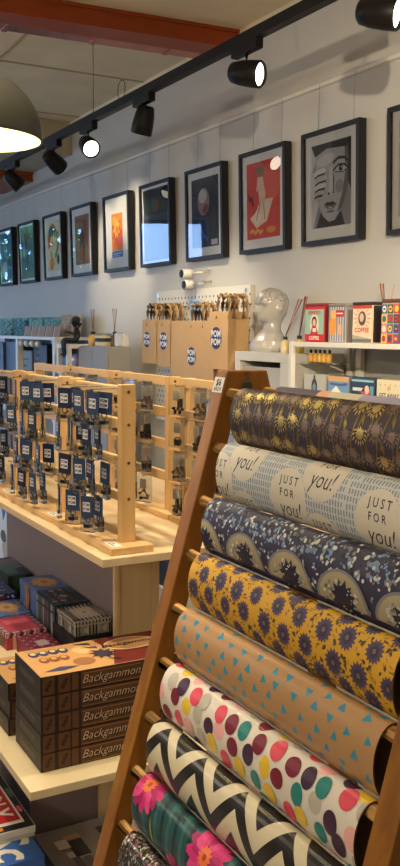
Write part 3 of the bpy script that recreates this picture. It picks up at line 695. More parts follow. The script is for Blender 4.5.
def bag_proto(kind):
    t = thing('clear_bag', 'x', 'trinket bag')
    MB().tube([(0, .03, .004), (0, -.006, .004), (0, -.01, .01)], .0016, SILV, 6).build('hook', t)
    MB().prism([(-.028, .008), (.028, .008), (.032, -.085), (-.032, -.085)], (0, -.009, 0), (1, 0, 0), (0, 0, 1), (0, .018, 0), PLAS).build('plastic_bag', t)
    MB().box(-.015, .012, -.004, -.001, -.04, -.008, M((206, 198, 184), .6)).build('paper_insert', t)
    mb = MB()
    if kind == 0:
        mb.tube([(-.018+.01*k, .002*(-1)**k, -.07+.006*(-1)**k) for k in range(5)], .007, DKM, 8); mb.box(.004, .02, -.004, .004, -.06, -.034, DKM)
    elif kind == 1:
        mb.tube([(.016*cos(a), 0, -.066+.012*sin(a)) for a in [q*PI/6 for q in range(13)]], .0035, SILV, 8); mb.box(-.008, .01, -.005, .005, -.078, -.06, DKM)
    else:
        mb.tube([(-.02, 0, -.06), (0, 0, -.045), (.02, 0, -.064)], .006, M((150, 112, 72), .5), 8); mb.tube([(-.016, 0, -.075), (.018, 0, -.07)], .006, SILV, 8)
    mb.build('trinket', t)
    return t
bags = [bag_proto(k) for k in range(3)]; bf = [True]*3
what = ('dark', 'silver', 'tan and silver')
for k, (xr, nm) in enumerate(((BRX[0], 'rack behind the ladder stile'), (BRX[1], 'back rack behind the near rack'), (BRX[2], 'back rack behind the middle rack'))):
    for j, z in enumerate((1.34, 1.24, 1.135, 1.03)):
        if k == 2 and j > 1: continue
        for i in range(3):
            q = (i*2+j+k) % 3; o = bags[q] if bf[q] else copy_tree(bags[q]); bf[q] = False
            o.location = (xr-.35+i*.115+rr.uniform(-.015, .015), BY-.012-.009-.031, z-.012); o.rotation_euler = (0, rr.uniform(-.06, .06), rr.uniform(-.1, .4))
            o['label'] = 'clear %s trinket bag, %s, %s, on %s' % (what[q], rown[j], ('left', 'middle', 'right')[i], nm); o['group'] = 'clear trinket bags on the back racks'

# ------------------------------------------------------------------ backgammon stacks
BGS = M((92, 60, 36), .45, var=.12, scale=14); BGD = M((32, 26, 26), .45); BGT = M((196, 150, 96), .42, var=.08, scale=12); MAR = M((112, 42, 36), .45); BLU = M((58, 62, 96), .45); CRM = M((220, 196, 150), .5)
BX, BYL, BH = .206, .40, .0492
def backgammon(x1, y0, z0, label, top, group, j=0):
    r = thing('board_game_box', label, 'board game', (x1-BX/2, y0+BYL/2, z0), group)
    x0, y1, z1 = x1-BX, y0+BYL, z0+BH-.0006
    mb = MB(); mb.box(x0, x1, y0, y1, z0, z1, BGD); 
    mb.flat(rect(.002, .002, BYL-.002, BH-.003), (x1, y0, z0), (0, 1, 0), (0, 0, 1), .0004, BGS)
    for a, b in ((.0, .005), (.036, .046), (.078, .082), (.1, .106), (.282, .288), (.34, .35)): mb.flat(rect(a, .001, b, BH-.002), (x1, y0, z0), (0, 1, 0), (0, 0, 1), .0008, BGD)
    for k in range(2): mb.flat(ell(.016+.042*k, .016, .006, .006, 8)+ell(.025+.042*k, .034, .005, .005, 8)+star(.021+.042*k, .025, .009, .004, 6), (x1, y0, z0), (0, 1, 0), (0, 0, 1), .001, M((52, 36, 30), .5))
    mb.build('box_body', r, bevel=.0015)
    mb = MB()
    F = ((x1, y0, z0), (0, 1, 0), (0, 0, 1))
    for dx, dy, ly, m in ((.002, -.0016, .0012, BGD), (0, 0, .0016, CRM)):
        mb.flat(text('Backgammon', .032, .19+dx, .024+dy, shear=.35, bold=.022, sx=.95), *F, ly, BGD if m is BGD else M((50, 36, 40), .5))
    mb.flat(text('Backgammon', .032, .1893, .0252, shear=.35, bold=-.004, sx=.95), *F, .002, M((196, 170, 140), .5))
    mb.flat(rect(.11, .004, .275, .0055)+rect(.11, .041, .275, .0425)+rect(.29, .004, .375, .0055), *F, .0014, M((166, 118, 72), .5)); mb.build('title_lettering', r)
    mb = MB()
    G = ((x0, y0, z0), (1, 0, 0), (0, 0, 1)); gr = M((112, 98, 84), .5)
    mb.flat(text('Backgammon', .022, .1, .025, shear=.35, bold=.02), *G, .0005, gr); mb.flat(stroke([(.045, .014), (.155, .014)], .002), *G, .0005, gr); mb.build('end_mark', r)
    if top:
        mb = MB(); T = ((x0, y1, z1), (0, -1, 0), (1, 0, 0))       # read from the right hand side
        T = ((x1, y0, z1), (0, 1, 0), (-1, 0, 0)); W, H = BYL, BX
        mb.flat(rect(.002, .002, W-.002, H-.002), *T, .0004, BGT)
        mb.flat([[(.2, .004), (W-.003, .004), (W-.003, H-.004), (.215, H-.004), (.24, .1)]], *T, .0008, MAR)
        for k in range(4):
            mb.flat(ell(.036+.034*k*.8, .16, .014, .02, 14), *T, .0012, BLU); mb.flat(ell(.036+.034*k*.8, .166, .008, .01, 12), *T, .0016, CRM)
        for k in range(3):
            mb.flat(ell(.048+.034*k*.8, .108, .014, .02, 14), *T, .0012, M((132, 72, 44), .5)); mb.flat(ell(.048+.034*k*.8, .114, .008, .01, 12), *T, .0016, BGT)
        mb.flat([[(.02, .03), (.07, .05), (.12, .034), (.07, .02)]], *T, .0012, BLU); mb.flat(ell(.14, .06, .03, .028, 14), *T, .0012, M((150, 104, 66), .5)); mb.flat(ell(.16, .14, .022, .03, 12), *T, .0011, M((214, 176, 120), .5))
        for k in range(5): mb.flat([[(.15+k*.012, .19-k*.035), (.2+k*.008, .185-k*.035), (.2+k*.008, .168-k*.035)]], *T, .0014, BLU if k % 2 else M((40, 34, 48), .5))
        mb.flat(star(.205, .09, .04, .022, 9), *T, .0016, M((52, 44, 60), .5)); mb.flat(ell(.302, .135, .075, .048, 24), *T, .0014, CRM); mb.flat(ell(.302, .135, .068, .042, 24), *T, .0018, M((176, 130, 86), .5))
        mb.flat(text('Backgammon', .032, .302, .135, shear=.3, bold=.02), *T, .0022, BGD); mb.flat(rect(.34, .02, .38, .045), *T, .0014, CRM); mb.build('lid_art', r)
    return r
lv = ('bottom', 'second', 'middle', 'fourth', 'top')
for k in range(5):
    backgammon(-2.104+random.uniform(-.003, .003), .716+random.uniform(-.003, .003), .4004+k*BH, 'brown and black backgammon box, %s of the stack of five nearest the ladder' % lv[k], k == 4, 'backgammon boxes in the near stack')
for k in range(3):
    backgammon(-2.345+random.uniform(-.003, .003), .708+random.uniform(-.003, .003), .4004+k*BH, 'backgammon box, %s of the lower stack at the left picture edge' % ('bottom', 'middle', 'top')[k], k == 2, 'backgammon boxes in the lower stack')

# ------------------------------------------------------------------ patterned gift boxes on the plinth
def giftbox(x0, x1, y0, y1, z0, z1, label, body, art, lid=.02):
    r = thing('gift_box', label, 'gift box', ((x0+x1)/2, (y0+y1)/2, z0), 'patterned gift boxes on the plinth')
    mb = MB(); mb.box(x0+.0015, x1-.0015, y0+.0015, y1-.0015, z0, z1-lid+.004, body); art(mb, 'side', x0, x1, y0, y1, z0, z1-lid); mb.build('box_body', r)
    mb = MB(); mb.box(x0, x1, y0, y1, z1-lid, z1, body); art(mb, 'top', x0, x1, y0, y1, z1-lid, z1); mb.build('lid', r, bevel=.001)
    return r
def faces(x0, x1, y0, y1, z0, z1):
    return (((x0, y0, z0), (1, 0, 0), (0, 0, 1), x1-x0, z1-z0), ((x1, y0, z0), (0, 1, 0), (0, 0, 1), y1-y0, z1-z0))
def topf(x0, x1, y0, y1, z1): return ((x0, y0, z1), (1, 0, 0), (0, 1, 0), x1-x0, y1-y0)
def g_blue(mb, w, x0, x1, y0, y1, z0, z1):
    a, b = M((112, 134, 186), .5), M((176, 130, 82), .5); c = M((84, 100, 158), .5)
    for O, ux, uy, W, H in faces(x0, x1, y0, y1, z0, z1):
        mb.flat(rect(W*.4, .001, W*.62, H-.001), O, ux, uy, .0024, b); mb.flat(rect(W*.46, .001, W*.56, H-.001), O, ux, uy, .0028, M((150, 100, 62), .5))
        for k in range(4): mb.flat(ell(W*(.08+.26*k), H*.5, W*.03, H*.18, 8), O, ux, uy, .0024, a)
    if w == 'top':
        O, ux, uy, W, H = topf(x0, x1, y0, y1, z1); mb.flat(ell(W/2, H/2, W*.36, H*.34, 20), O, ux, uy, .0005, b); mb.flat(star(W/2, H/2, W*.3, W*.2, 10), O, ux, uy, .0009, M((196, 156, 104), .5)); mb.flat(ell(W/2, H/2, W*.1, H*.1, 14), O, ux, uy, .0013, M((160, 112, 66), .5))
        mb.flat(rect(.003, .003, W-.003, .008)+rect(.003, H-.008, W-.003, H-.003), O, ux, uy, .0005, a)
def g_green(mb, w, x0, x1, y0, y1, z0, z1):
    for O, ux, uy, W, H in faces(x0, x1, y0, y1, z0, z1): mb.flat(rect(W*.2, .001, W*.68, H-.001), O, ux, uy, .0024, M((58, 84, 62), .5)); mb.flat(rect(W*.72, .001, W*.95, H-.001), O, ux, uy, .0024, M((26, 26, 30), .5))
    if w == 'top':
        O, ux, uy, W, H = topf(x0, x1, y0, y1, z1); mb.flat(rect(W*.1, .005, W*.62, H-.005), O, ux, uy, .0005, M((118, 112, 108), .5)); mb.flat(rect(W*.4, .008, W*.9, H*.72), O, ux, uy, .0009, M((74, 112, 88), .5)); mb.flat(rect(W*.66, H*.55, W*.97, H*.95), O, ux, uy, .0013, M((40, 42, 44), .5))
        mb.flat(rect(W*.05, H*.9, W*.4, H*.97), O, ux, uy, .0013, M((150, 120, 136), .5))
def g_mosaic(mb, w, x0, x1, y0, y1, z0, z1):
    rg = random.Random(3); cs = [M(c, .5) for c in ((88, 92, 128), (150, 132, 122), (120, 60, 70), (40, 60, 70), (66, 104, 108), (170, 160, 150))]
    for O, ux, uy, W, H in faces(x0, x1, y0, y1, z0, z1):
        for k in range(9): a = W*k/9; mb.flat(rect(a+.002, .004, a+W/9-.002, max(H-.004, .006)), O, ux, uy, .0024, cs[rg.randrange(6)])
    if w == 'top':
        O, ux, uy, W, H = topf(x0, x1, y0, y1, z1)
        for i in range(6):
            for j in range(4):
                mb.flat(star(W*(i+.5)/6, H*(j+.5)/4, W/13, W/24, 4, rg.random()), O, ux, uy, .0005, cs[rg.randrange(6)])
        mb.flat([[(W*.3, H*.5), (W*.5, H*.22), (W*.7, H*.5), (W*.5, H*.78)]], O, ux, uy, .001, M((34, 36, 48), .5)); mb.flat([[(W*.38, H*.5), (W*.5, H*.33), (W*.62, H*.5), (W*.5, H*.67)]], O, ux, uy, .0014, M((140, 132, 140), .5))
def g_key(mb, w, x0, x1, y0, y1, z0, z1):
    d = M((44, 42, 44), .5)
    for O, ux, uy, W, H in faces(x0, x1, y0, y1, z0, z1):
        n = max(4, int(W/.011))
        for k in range(n):
            a = W*k/n; mb.flat(rect(a+.001, .002, a+W/n*.5, H-.002), O, ux, uy, .0024, d)
        if w == 'side': 
            for cx in (W*.25, W*.75):
                mb.flat(rect(cx-.014, .003, cx+.014, H-.001), O, ux, uy, .0027, M((196, 190, 180), .5))
                for k in range(3): mb.flat([q for q in rect(cx-.012+.004*k, .005+.004*k, cx+.012-.004*k, .0065+.004*k)]+rect(cx-.012+.004*k, .005+.004*k, cx-.0105+.004*k, H-.004-.003*k)+rect(cx-.012+.004*k, H-.0055-.003*k, cx+.012-.004*k, H-.004-.003*k), O, ux, uy, .003, d)
    if w == 'top':
        O, ux, uy, W, H = topf(x0, x1, y0, y1, z1); n = 16
        for k in range(n): mb.flat(rect(W*k/n, .002, W*(k+.5)/n, H*.2)+rect(W*k/n, H*.8, W*(k+.5)/n, H-.002), O, ux, uy, .0005, d)
        for k in range(9): mb.flat(rect(.002, H*k/9, W*.18, H*(k+.5)/9)+rect(W*.82, H*k/9, W-.002, H*(k+.5)/9), O, ux, uy, .0005, d)
        mb.flat(rect(W*.34, H*.32, W*.66, H*.68), O, ux, uy, .0009, M((206, 198, 186), .5)); mb.flat(ell(W*.5, H*.5, .012, .006), O, ux, uy, .0013, M((140, 130, 124), .5))
def stripes(mb, O, ux, uy, W, t, cs, lift):
    n = int(W/.012)
    for k in range(n): a = W*k/n; mb.flat([[(a, 0), (a+W/n*.5, 0), (a+W/n, t), (a+W/n*.5, t)]], O, ux, uy, lift, cs[k % len(cs)])
def g_red(mb, w, x0, x1, y0, y1, z0, z1):
    cs = [M((130, 170, 190), .5), M((30, 30, 40), .5), M((214, 204, 196), .5)]
    if w == 'side':
        for O, ux, uy, W, H in faces(x0, x1, y0, y1, z0, z1): mb.flat(rect(W*.16, .002, W*.3, H), O, ux, uy, .0024, M((196, 150, 130), .5)); mb.flat(rect(W*.42, .002, W*.72, H), O, ux, uy, .0024, M((120, 70, 52), .5)); mb.flat(ell(W*.82, H*.5, .012, .014), O, ux, uy, .0024, M((70, 90, 70), .5))
    else:
        for O, ux, uy, W, H in faces(x0, x1, y0, y1, z0, z1): stripes(mb, O, ux, uy, W, H-.001, cs, .0005)
        O, ux, uy, W, H = topf(x0, x1, y0, y1, z1); stripes(mb, O, ux, uy, W, .012, cs, .0005)
        stripes(mb, (x1, y0, z1), (0, 1, 0), (-1, 0, 0), H, .012, cs, .0006); stripes(mb, (x0, y1-.012, z1), (1, 0, 0), (0, 1, 0), W, .012, cs, .0005)
        mb.flat(rect(W*.2, H*.2, W*.46, H*.8), O, ux, uy, .0008, M((196, 80, 92), .5)); mb.flat(rect(W*.56, H*.3, W*.8, H*.7), O, ux, uy, .0008, M((150, 44, 58), .5))
def g_maroon(mb, w, x0, x1, y0, y1, z0, z1):
    if w == 'top':
        O, ux, uy, W, H = topf(x0, x1, y0, y1, z1); q = M((176, 150, 156), .5); d = M((80, 24, 40), .5)
        for i in range(9):
            for j in range(6): mb.flat(star(W*(i+.5)/9, H*(j+.5)/6, .007, .003, 4), O, ux, uy, .0005, (q, d)[(i+j) % 2])
        mb.flat(rect(W*.4, H*.34, W*.68, H*.7), O, ux, uy, .0009, M((176, 156, 158), .5))
def g_navy(mb, w, x0, x1, y0, y1, z0, z1):
    rg = random.Random(8); cs = [M(c, .5) for c in ((196, 190, 190), (170, 52, 56), (60, 90, 150))]
    for O, ux, uy, W, H in list(faces(x0, x1, y0, y1, z0, z1))+([topf(x0, x1, y0, y1, z1)] if w == 'top' else []):
        for k in range(26): mb.flat(ell(rg.uniform(.006, W-.006), rg.uniform(.1, .9)*H, .005, min(.005, H*.2), 6), O, ux, uy, .0024 if w == 'side' else .0006, cs[k % 3])
giftbox(-3.90, -3.585, 1.085, 1.192, .4004, .50, 'dark green and grey panelled gift box at the far left against the mauve panel', M((44, 52, 46), .5), g_green, .03)
giftbox(-3.6, -3.41, .985, 1.065, .4004, .482, 'navy gift box sprinkled red and white, beside the green panelled box', M((36, 46, 92), .5), g_navy)
giftbox(-3.365, -3.168, 1.064, 1.192, .4004, .55, 'tall blue gift box with ornate tan medallion lid against the mauve panel', M((84, 110, 170), .5), g_blue, .03)
giftbox(-3.395, -3.21, .93, 1.055, .4004, .46, 'low blue gift box with tan medallion at the left picture edge', M((88, 112, 168), .5), g_blue)
giftbox(-3.155, -2.96, 1.062, 1.192, .4004, .55, 'dark teal gift box with mosaic diamond lid next to the key patterned one', M((24, 44, 56), .5), g_mosaic, .03)
giftbox(-2.94, -2.74, 1.045, 1.19, .4004, .4995, 'plain black gift box under the black and white key patterned one', M((20, 20, 24), .5), lambda *a: None)
giftbox(-2.925, -2.755, 1.056, 1.186, .50, .551, 'small black and white Greek key patterned gift box by the table end panel', M((196, 190, 180), .5), g_key, .014)
giftbox(-3.185, -3.005, .90, 1.045, .4004, .46, 'red gift box with striped airmail style trim on its lid', M((160, 54, 66), .5), g_red, .016)
giftbox(-2.99, -2.80, .93, 1.042, .4004, .452, 'maroon gift box with small pink pattern behind the backgammon boxes', M((122, 36, 56), .5), g_maroon)
giftbox(-2.78, -2.66, .70, .80, .4004, .47, 'lime yellow box corner behind the lower backgammon stack', M((186, 180, 60), .5), lambda *a: None)

# ------------------------------------------------------------------ boxed games on the floor
def gamebox(x0, x1, y0, y1, z0, z1, label, col, top, side=None):
    r = thing('board_game_box', label, 'board game', ((x0+x1)/2, (y0+y1)/2, z0), 'boxed games on the floor below the plinth')
    MB().box(x0+.002, x1-.002, y0+.002, y1-.002, z0, z1-.018, side or M((206, 198, 176), .5)).build('box_base', r, bevel=.001)
    mb = MB(); mb.box(x0, x1, y0, y1, z0+.012, z1, col); mb.build('lid', r, bevel=.001)
    mb = MB(); top(mb, topf(x0, x1, y0, y1, z1)); mb.build('lid_art', r)
WHT = M((222, 216, 204), .5); RED = M((178, 34, 44), .45); BLKI = M((30, 30, 32), .5)
def a_mono(mb, F):
    O, ux, uy, W, H = F
    mb.flat(rect(.002, .002, W-.002, H-.002), O, ux, uy, .0005, BLKI); mb.flat(rect(.002, .03, W-.03, .142), O, ux, uy, .0009, WHT); mb.flat(rect(.004, .036, W-.045, .136), O, ux, uy, .0013, RED)
    mb.flat(text('MONOPOLY', .098, (W-.045)/2-.004, .086, bold=.025, sx=.73), O, ux, uy, .0018, WHT)
    mb.flat(ell(W-.1, .15, .02, .006), O, ux, uy, .0011, M((206, 92, 110), .5)); mb.flat(ell(W-.2, .152, .03, .006), O, ux, uy, .0011, M((70, 110, 80), .5)); mb.flat(rect(W-.026, .04, W-.01, .08), O, ux, uy, .0009, M((226, 150, 60), .5))
gamebox(-2.75, -2.125, .50, .728, .0005, .1695, 'bright blue game box with white lettering, low at the left picture edge', M((52, 98, 176), .45), lambda mb, F: (mb.flat(text('Sc', .15, F[3]-.085, .155, shear=.2, bold=.02), *F[:3], .0005, WHT), mb.flat(stroke([(F[3]-.3, .06), (F[3]-.2, .19), (F[3]-.24, .05)], .02), *F[:3], .0005, WHT), mb.flat(ell(F[3]-.36, .06, .05, .04), *F[:3], .0005, M((30, 50, 120), .5))))
gamebox(-2.72, -2.222, .575, .737, .17, .20, 'board game box with white MONOPOLY lettering on a red bar', WHT, a_mono)
def a_mix(seed, cols, bar=None, txt=None):
    def f(mb, F):
        rg = random.Random(seed); O, ux, uy, W, H = F
        for k in range(14):
            a, b = rg.uniform(.05, W-.1), rg.uniform(.02, H-.06); mb.flat(rect(a, b, a+rg.uniform(.03, .09), b+rg.uniform(.015, .05)), O, ux, uy, .0005+.0003*k, M(cols[k % len(cols)], .5))
        if bar: mb.flat(rect(W*.1, H*.4, W*.9, H*.62), O, ux, uy, .006, M(bar, .5))
    return f
gamebox(-2.115, -1.94, .58, .745, .0005, .09, 'pale grey and white game box on the floor beside the blue one', M((170, 164, 160), .5), a_mix(2, ((222, 218, 212), (120, 112, 108), (90, 84, 90), (200, 190, 180))))
def a_bw(mb, F):
    O, ux, uy, W, H = F
    mb.flat(rect(.01, .01, W-.01, H-.01), O, ux, uy, .0005, M((196, 190, 186), .5))
    for k in range(5):
        mb.flat(rect(.02+k*.05, .03, .055+k*.05, H*.36), O, ux, uy, .0009, BLKI); mb.flat(rect(.03+k*.05, .05, .042+k*.05, H*.25), O, ux, uy, .0013, M((196, 190, 186), .5))
    mb.flat(rect(.01, H*.5, W-.01, H*.62), O, ux, uy, .0009, M((170, 44, 58), .5)); mb.flat(text('MONOPOLY', .03, W*.5, H*.56, bold=.03), O, ux, uy, .0013, WHT)
    mb.flat(rect(.02, H*.7, W*.5, H*.94), O, ux, uy, .0009, BLKI); mb.flat(rect(W*.58, H*.72, W*.92, H*.9), O, ux, uy, .0009, M((110, 100, 100), .5))
gamebox(-2.43, -2.14, .80, 1.10, .0005, .05, 'grey and silver patterned game box lying under the plinth end', M((150, 142, 138), .5), a_mix(5, ((110, 104, 106), (216, 208, 202), (70, 66, 68), (186, 176, 166), (196, 160, 128))))
gamebox(-2.13, -1.86, .76, 1.06, .0005, .05, 'black and white game box with a red bar lying beside the ladder foot', M((190, 184, 180), .5), a_bw)

# poster board standing on the floor beyond the table's end
r = thing('poster_board', 'white board with blue brush shapes standing beyond the table, left picture edge', 'poster', (-5.75, 1.7, 0))
MB().box(-6.3, -5.35, 1.70, 1.74, 0, .62, M((214, 208, 192), .6)).build('board', r, bevel=.004)
mb = MB(); F = ((-6.3, 1.70, 0), (1, 0, 0), (0, 0, 1)); BB = M((44, 98, 176), .5)
mb.flat([[(.35, .62), (.86, .615), (.84, .4), (.76, .3), (.72, .42), (.6, .28), (.5, .5)]], *F, .0006, BB); mb.flat(ell(.85, .2, .09, .1)+ell(.66, .1, .09, .07), *F, .0006, M((176, 160, 134), .6)); mb.flat(ell(.6, .18, .06, .04), *F, .001, M((84, 82, 60), .6)); mb.build('print', r)
# stock boxes seen under the table
tag(MB().box(-4.75, -4.1, 2.1, 2.4, 0, .16, M((204, 198, 184), .6)).build('stock_box', org=(-4.4, 2.25, 0)), 'white stock box on the floor seen under the table beside the end panel', 'box', 'stock boxes behind the table')
tag(MB().box(-4.7, -4.15, 2.12, 2.38, .1605, .3, M((34, 32, 32), .6)).build('stock_box', org=(-4.4, 2.25, .1605)), 'black stock box on top of the white one behind the table', 'box', 'stock boxes behind the table')

# ------------------------------------------------------------------ right hand shelving with tins
WM = M((214, 210, 200), .5, var=.02); WMS = M((196, 192, 182), .55, var=.02)
t = thing('shelf_unit', 'white metal shelf unit of tins against the wall at the right', 'shelf unit', (-2.9, 2.6, 0))
sx0, sx1, sy0, sy1 = -3.54, -2.1, 2.42, 2.77
for z in (.2, .7, 1.18, 1.435): MB().box(sx0, sx1, sy0, sy1, z, z+.022, WM).build('shelf_board', t, bevel=.002)
for x in (sx0, -2.12):
    MB().box(x-.004, x+.018, sy0-.004, sy0+.018, 0, 1.458, WM).build('upright', t); MB().box(x-.004, x+.018, sy1-.018, sy1, 0, 1.458, WM).build('upright', t)
MB().box(-3.46, -3.425, 2.74, 2.765, .2, 1.434, WM).build('back_strut', t)
MB().box(sx0+.02, -2.12, 2.772, 2.776, .1, 1.43, M((168, 164, 152), .6)).build('back_panel', t)
MB().box(sx0+.02, -3.33, 2.47, 2.60, 1.358, 1.365, clear(gloss=.1)).build('glass_ledge', t)
tag_g = 'decorated tins on the right shelf'
def tin(x0, x1, z0, h, dy, label, body, art, side=None, cat='tin', name='coffee_tin', y0=2.445, g=tag_g, lid=True):
    r = thing(name, label, cat, ((x0+x1)/2, y0+dy/2, z0), g); W = x1-x0
    mb = MB(); mb.box(x0, x1, y0, y0+dy, z0, z0+h-(.014 if lid else 0), body); mb.build('body', r, bevel=.004)
    if lid: MB().box(x0-.0015, x1+.0015, y0-.0015, y0+dy+.0015, z0+h-.014, z0+h, side or body).build('lid', r, bevel=.004)
    mb = MB(); P = lambda polys, lay, m: mb.flat(polys, (x0, y0, z0), (1, 0, 0), (0, 0, 1), .0005+.0003*lay, m); art(P, W, h)
    if side: mb.flat(rect(.004, .004, dy-.004, h-.016), (x1, y0, z0), (0, 1, 0), (0, 0, 1), .0006, side)
    mb.build('front_print', r); return r
def T1(P, W, H):
    P(rect(.004, .004, W-.004, H-.016), 0, ink(150, 186, 166)); P(rect(.004, .004, W-.004, H*.2), 1, ink(196, 40, 46)); P(text('COFFEE', .022, W/2, H*.1, bold=.03), 2, ink(236, 222, 200))
    P(rect(.004, H*.84, W-.004, H-.014), 1, ink(196, 40, 46)); P(text('ESPRESSO', .021, W/2, H*.75, bold=.03), 2, ink(190, 40, 46)); P(ell(W*.5, H*.45, .034, .048), 1, ink(226, 206, 186))
    P(ell(W*.5, H*.52, .019, .024), 3, ink(60, 44, 40)); P(ell(W*.5, H*.5, .012, .016), 4, ink(226, 186, 160)); P([[(W*.3, H*.2), (W*.7, H*.2), (W*.6, H*.4), (W*.4, H*.4)]], 3, ink(196, 48, 52)); P(rect(W*.43, H*.26, W*.6, H*.36), 4, ink(232, 224, 212))
def T2(P, W, H):
    P(rect(.004, .004, W-.004, H-.016), 0, ink(200, 190, 176))
    for k in range(7): P(rect(.006+k*W/7, .006, .006+k*W/7+W/14, H-.016), 1, ink(110, 124, 160))
    P([[(W*.1, H*.2), (W*.42, H*.2), (W*.5, H*.5), (W*.4, H*.78), (W*.2, H*.8), (W*.08, H*.5)]], 2, ink(226, 150, 62)); P(ell(W*.32, H*.72, .02, .02), 3, ink(234, 176, 100)); P(rect(W*.45, H*.66, W*.92, H*.82), 3, ink(196, 48, 48)); P(stroke([(W*.5, H*.74), (W*.86, H*.74)], .006), 4, ink(236, 226, 210)); P(rect(W*.55, H*.2, W*.8, H*.46), 2, ink(216, 170, 130))
def T3(P, W, H):
    P(rect(.004, .004, W-.004, H-.016), 0, ink(224, 204, 176)); P([q for q in star(W*.5, H*.6, H*.36, .02, 16)], 1, ink(206, 72, 50)); P(ell(W*.5, H*.6, .036, .042), 2, ink(214, 196, 170)); P(ell(W*.5, H*.6, .025, .03), 3, ink(92, 70, 62)); P(ell(W*.48, H*.62, .014, .018), 4, ink(206, 180, 156)); P(rect(.004, H*.84, W-.004, H-.014), 4, ink(196, 60, 46))
    P(rect(.004, H*.22, W-.004, H*.4), 4, ink(224, 204, 176)); P(text('COFFEE', .027, W/2, H*.31, bold=.03), 5, ink(196, 60, 46)); P(rect(.004, .004, W-.004, H*.1), 4, ink(96, 112, 120)); P([[(.004, H*.1), (W-.004, H*.1), (.004, H*.2)]], 4, ink(170, 160, 140))
def T4(P, W, H):
    P(rect(.004, .004, W-.004, H-.016), 0, ink(170, 160, 140)); rg = random.Random(4); cs = ((62, 92, 140), (226, 190, 70), (190, 50, 52), (226, 216, 196), (60, 110, 96), (214, 110, 130), (80, 60, 60))
    for i in range(3):
        for j in range(4):
            a, b = W*(i+.5)/3, (H-.02)*(j+.5)/4; P(rect(a-W*.15, b-H*.1, a+W*.15, b+H*.1), 1, ink(*cs[rg.randrange(7)])); P(ell(a, b, W*.11, H*.075, 12), 2, ink(*cs[rg.randrange(7)])); P(rect(a-W*.06, b-.004, a+W*.06, b+.004), 3, ink(*cs[rg.randrange(7)]))
zt = 1.4575
tin(-3.462, -3.315, zt, .172, .10, 'mint coffee tin lettered ESPRESSO with red base band and a woman', M((150, 50, 50), .35), T1, M((120, 40, 42), .4))
tin(-3.285, -3.165, zt, .168, .12, 'blue striped coffee tin with orange figure and small red sign', M((150, 144, 140), .35), T2, M((128, 118, 112), .4))
tin(-3.118, -2.985, zt, .17, .12, 'cream coffee tin with red sunburst, round face and red COFFEE lettering', M((196, 170, 140), .35), T3, M((40, 36, 36), .4))
tin(-2.93, -2.82, zt, .178, .16, 'patchwork tin of small coloured badges, rightmost of the coffee tins', M((150, 40, 44), .35), T4, M((96, 66, 52), .4))
def L1(P, W, H): P(rect(.003, .003, W-.003, H-.003), 0, ink(178, 176, 170)); P(ell(W*.5, H*.5, .022, .036), 1, ink(60, 62, 68)); P(ell(W*.5, H*.46, .013, .02), 2, ink(110, 140, 156)); P(rect(W*.46, H*.8, W*.54, H*.95), 1, ink(60, 62, 68)); P(rect(W*.4, .006, W*.6, .03), 1, ink(60, 62, 68))
def L2(P, W, H): P(rect(.003, .003, W-.003, H-.003), 0, ink(110, 150, 186)); P(rect(.003, H*.78, W-.003, H-.003), 1, ink(206, 160, 110)); P([[(W*.1, H*.3), (W*.4, H*.62), (W*.7, H*.3)]], 1, ink(232, 226, 214)); P(rect(W*.2, .006, W*.6, H*.3), 2, ink(206, 176, 160)); P(rect(W*.66, H*.1, W*.9, H*.3), 2, ink(226, 210, 190)); P(stroke([(W*.12, H*.68), (W*.6, H*.66), (W*.9, H*.7)], .01), 2, ink(70, 96, 150))
def L3(P, W, H): P(rect(.003, .003, W-.003, H-.003), 0, ink(40, 64, 92)); P(rect(.003, H*.84, W-.003, H*.92), 1, ink(150, 190, 206)); P(rect(W*.08, H*.5, W*.6, H*.62), 1, ink(206, 206, 206)); P(ell(W*.66, H*.4, .03, .03), 1, ink(196, 90, 92)); P(ell(W*.7, H*.56, .015, .018), 2, ink(226, 190, 170)); P([[(W*.1, .006), (W*.8, .006), (W*.7, H*.28), (W*.2, H*.28)]], 1, ink(176, 180, 176)); P(rect(W*.82, .006, W*.98, H*.7), 1, ink(96, 150, 176))
def L4(P, W, H): P(rect(.003, .003, W-.003, H-.003), 0, ink(214, 202, 172)); P(text('GET AWAY', .024, W*.5, H*.42, bold=.02), 1, ink(70, 64, 60)); P(ell(W*.5, H*.68, .012, .01), 1, ink(206, 172, 110)); [P(ell(W*(.15+.1*k), H*(.2 if k % 2 else .8), .004), 1, ink(196, 160, 90)) for k in range(8)]
def L5(P, W, H): P(rect(.003, .003, W-.003, H-.003), 0, ink(150, 176, 196)); P(ell(W*.4, H*.5, .03), 1, ink(214, 190, 160))
gl = 'small boxed gifts on the lower shelf'
for x0, x1, lab, art, bc in ((-3.44, -3.275, 'grey boxed gift picturing a dark lantern on the lower shelf', L1, (150, 148, 142)), (-3.258, -3.108, 'blue boxed gift with white cottage and tan top strip', L2, (96, 100, 110)), (-3.095, -2.945, 'dark blue boxed gift with pale stripe and pink-clothed figure', L3, (46, 60, 76)), (-2.93, -2.775, 'cream boxed gift lettered GET AWAY', L4, (160, 150, 126)), (-2.755, -2.61, 'pale blue boxed gift cut by the right picture edge', L5, (96, 110, 122))):
    tin(x0, x1, 1.2025, .113, .05, lab, M(bc, .5), art, None, 'boxed gift', 'gift_tin', 2.43, gl, False)
AMB = M((214, 162, 64), .2, spec=.6)
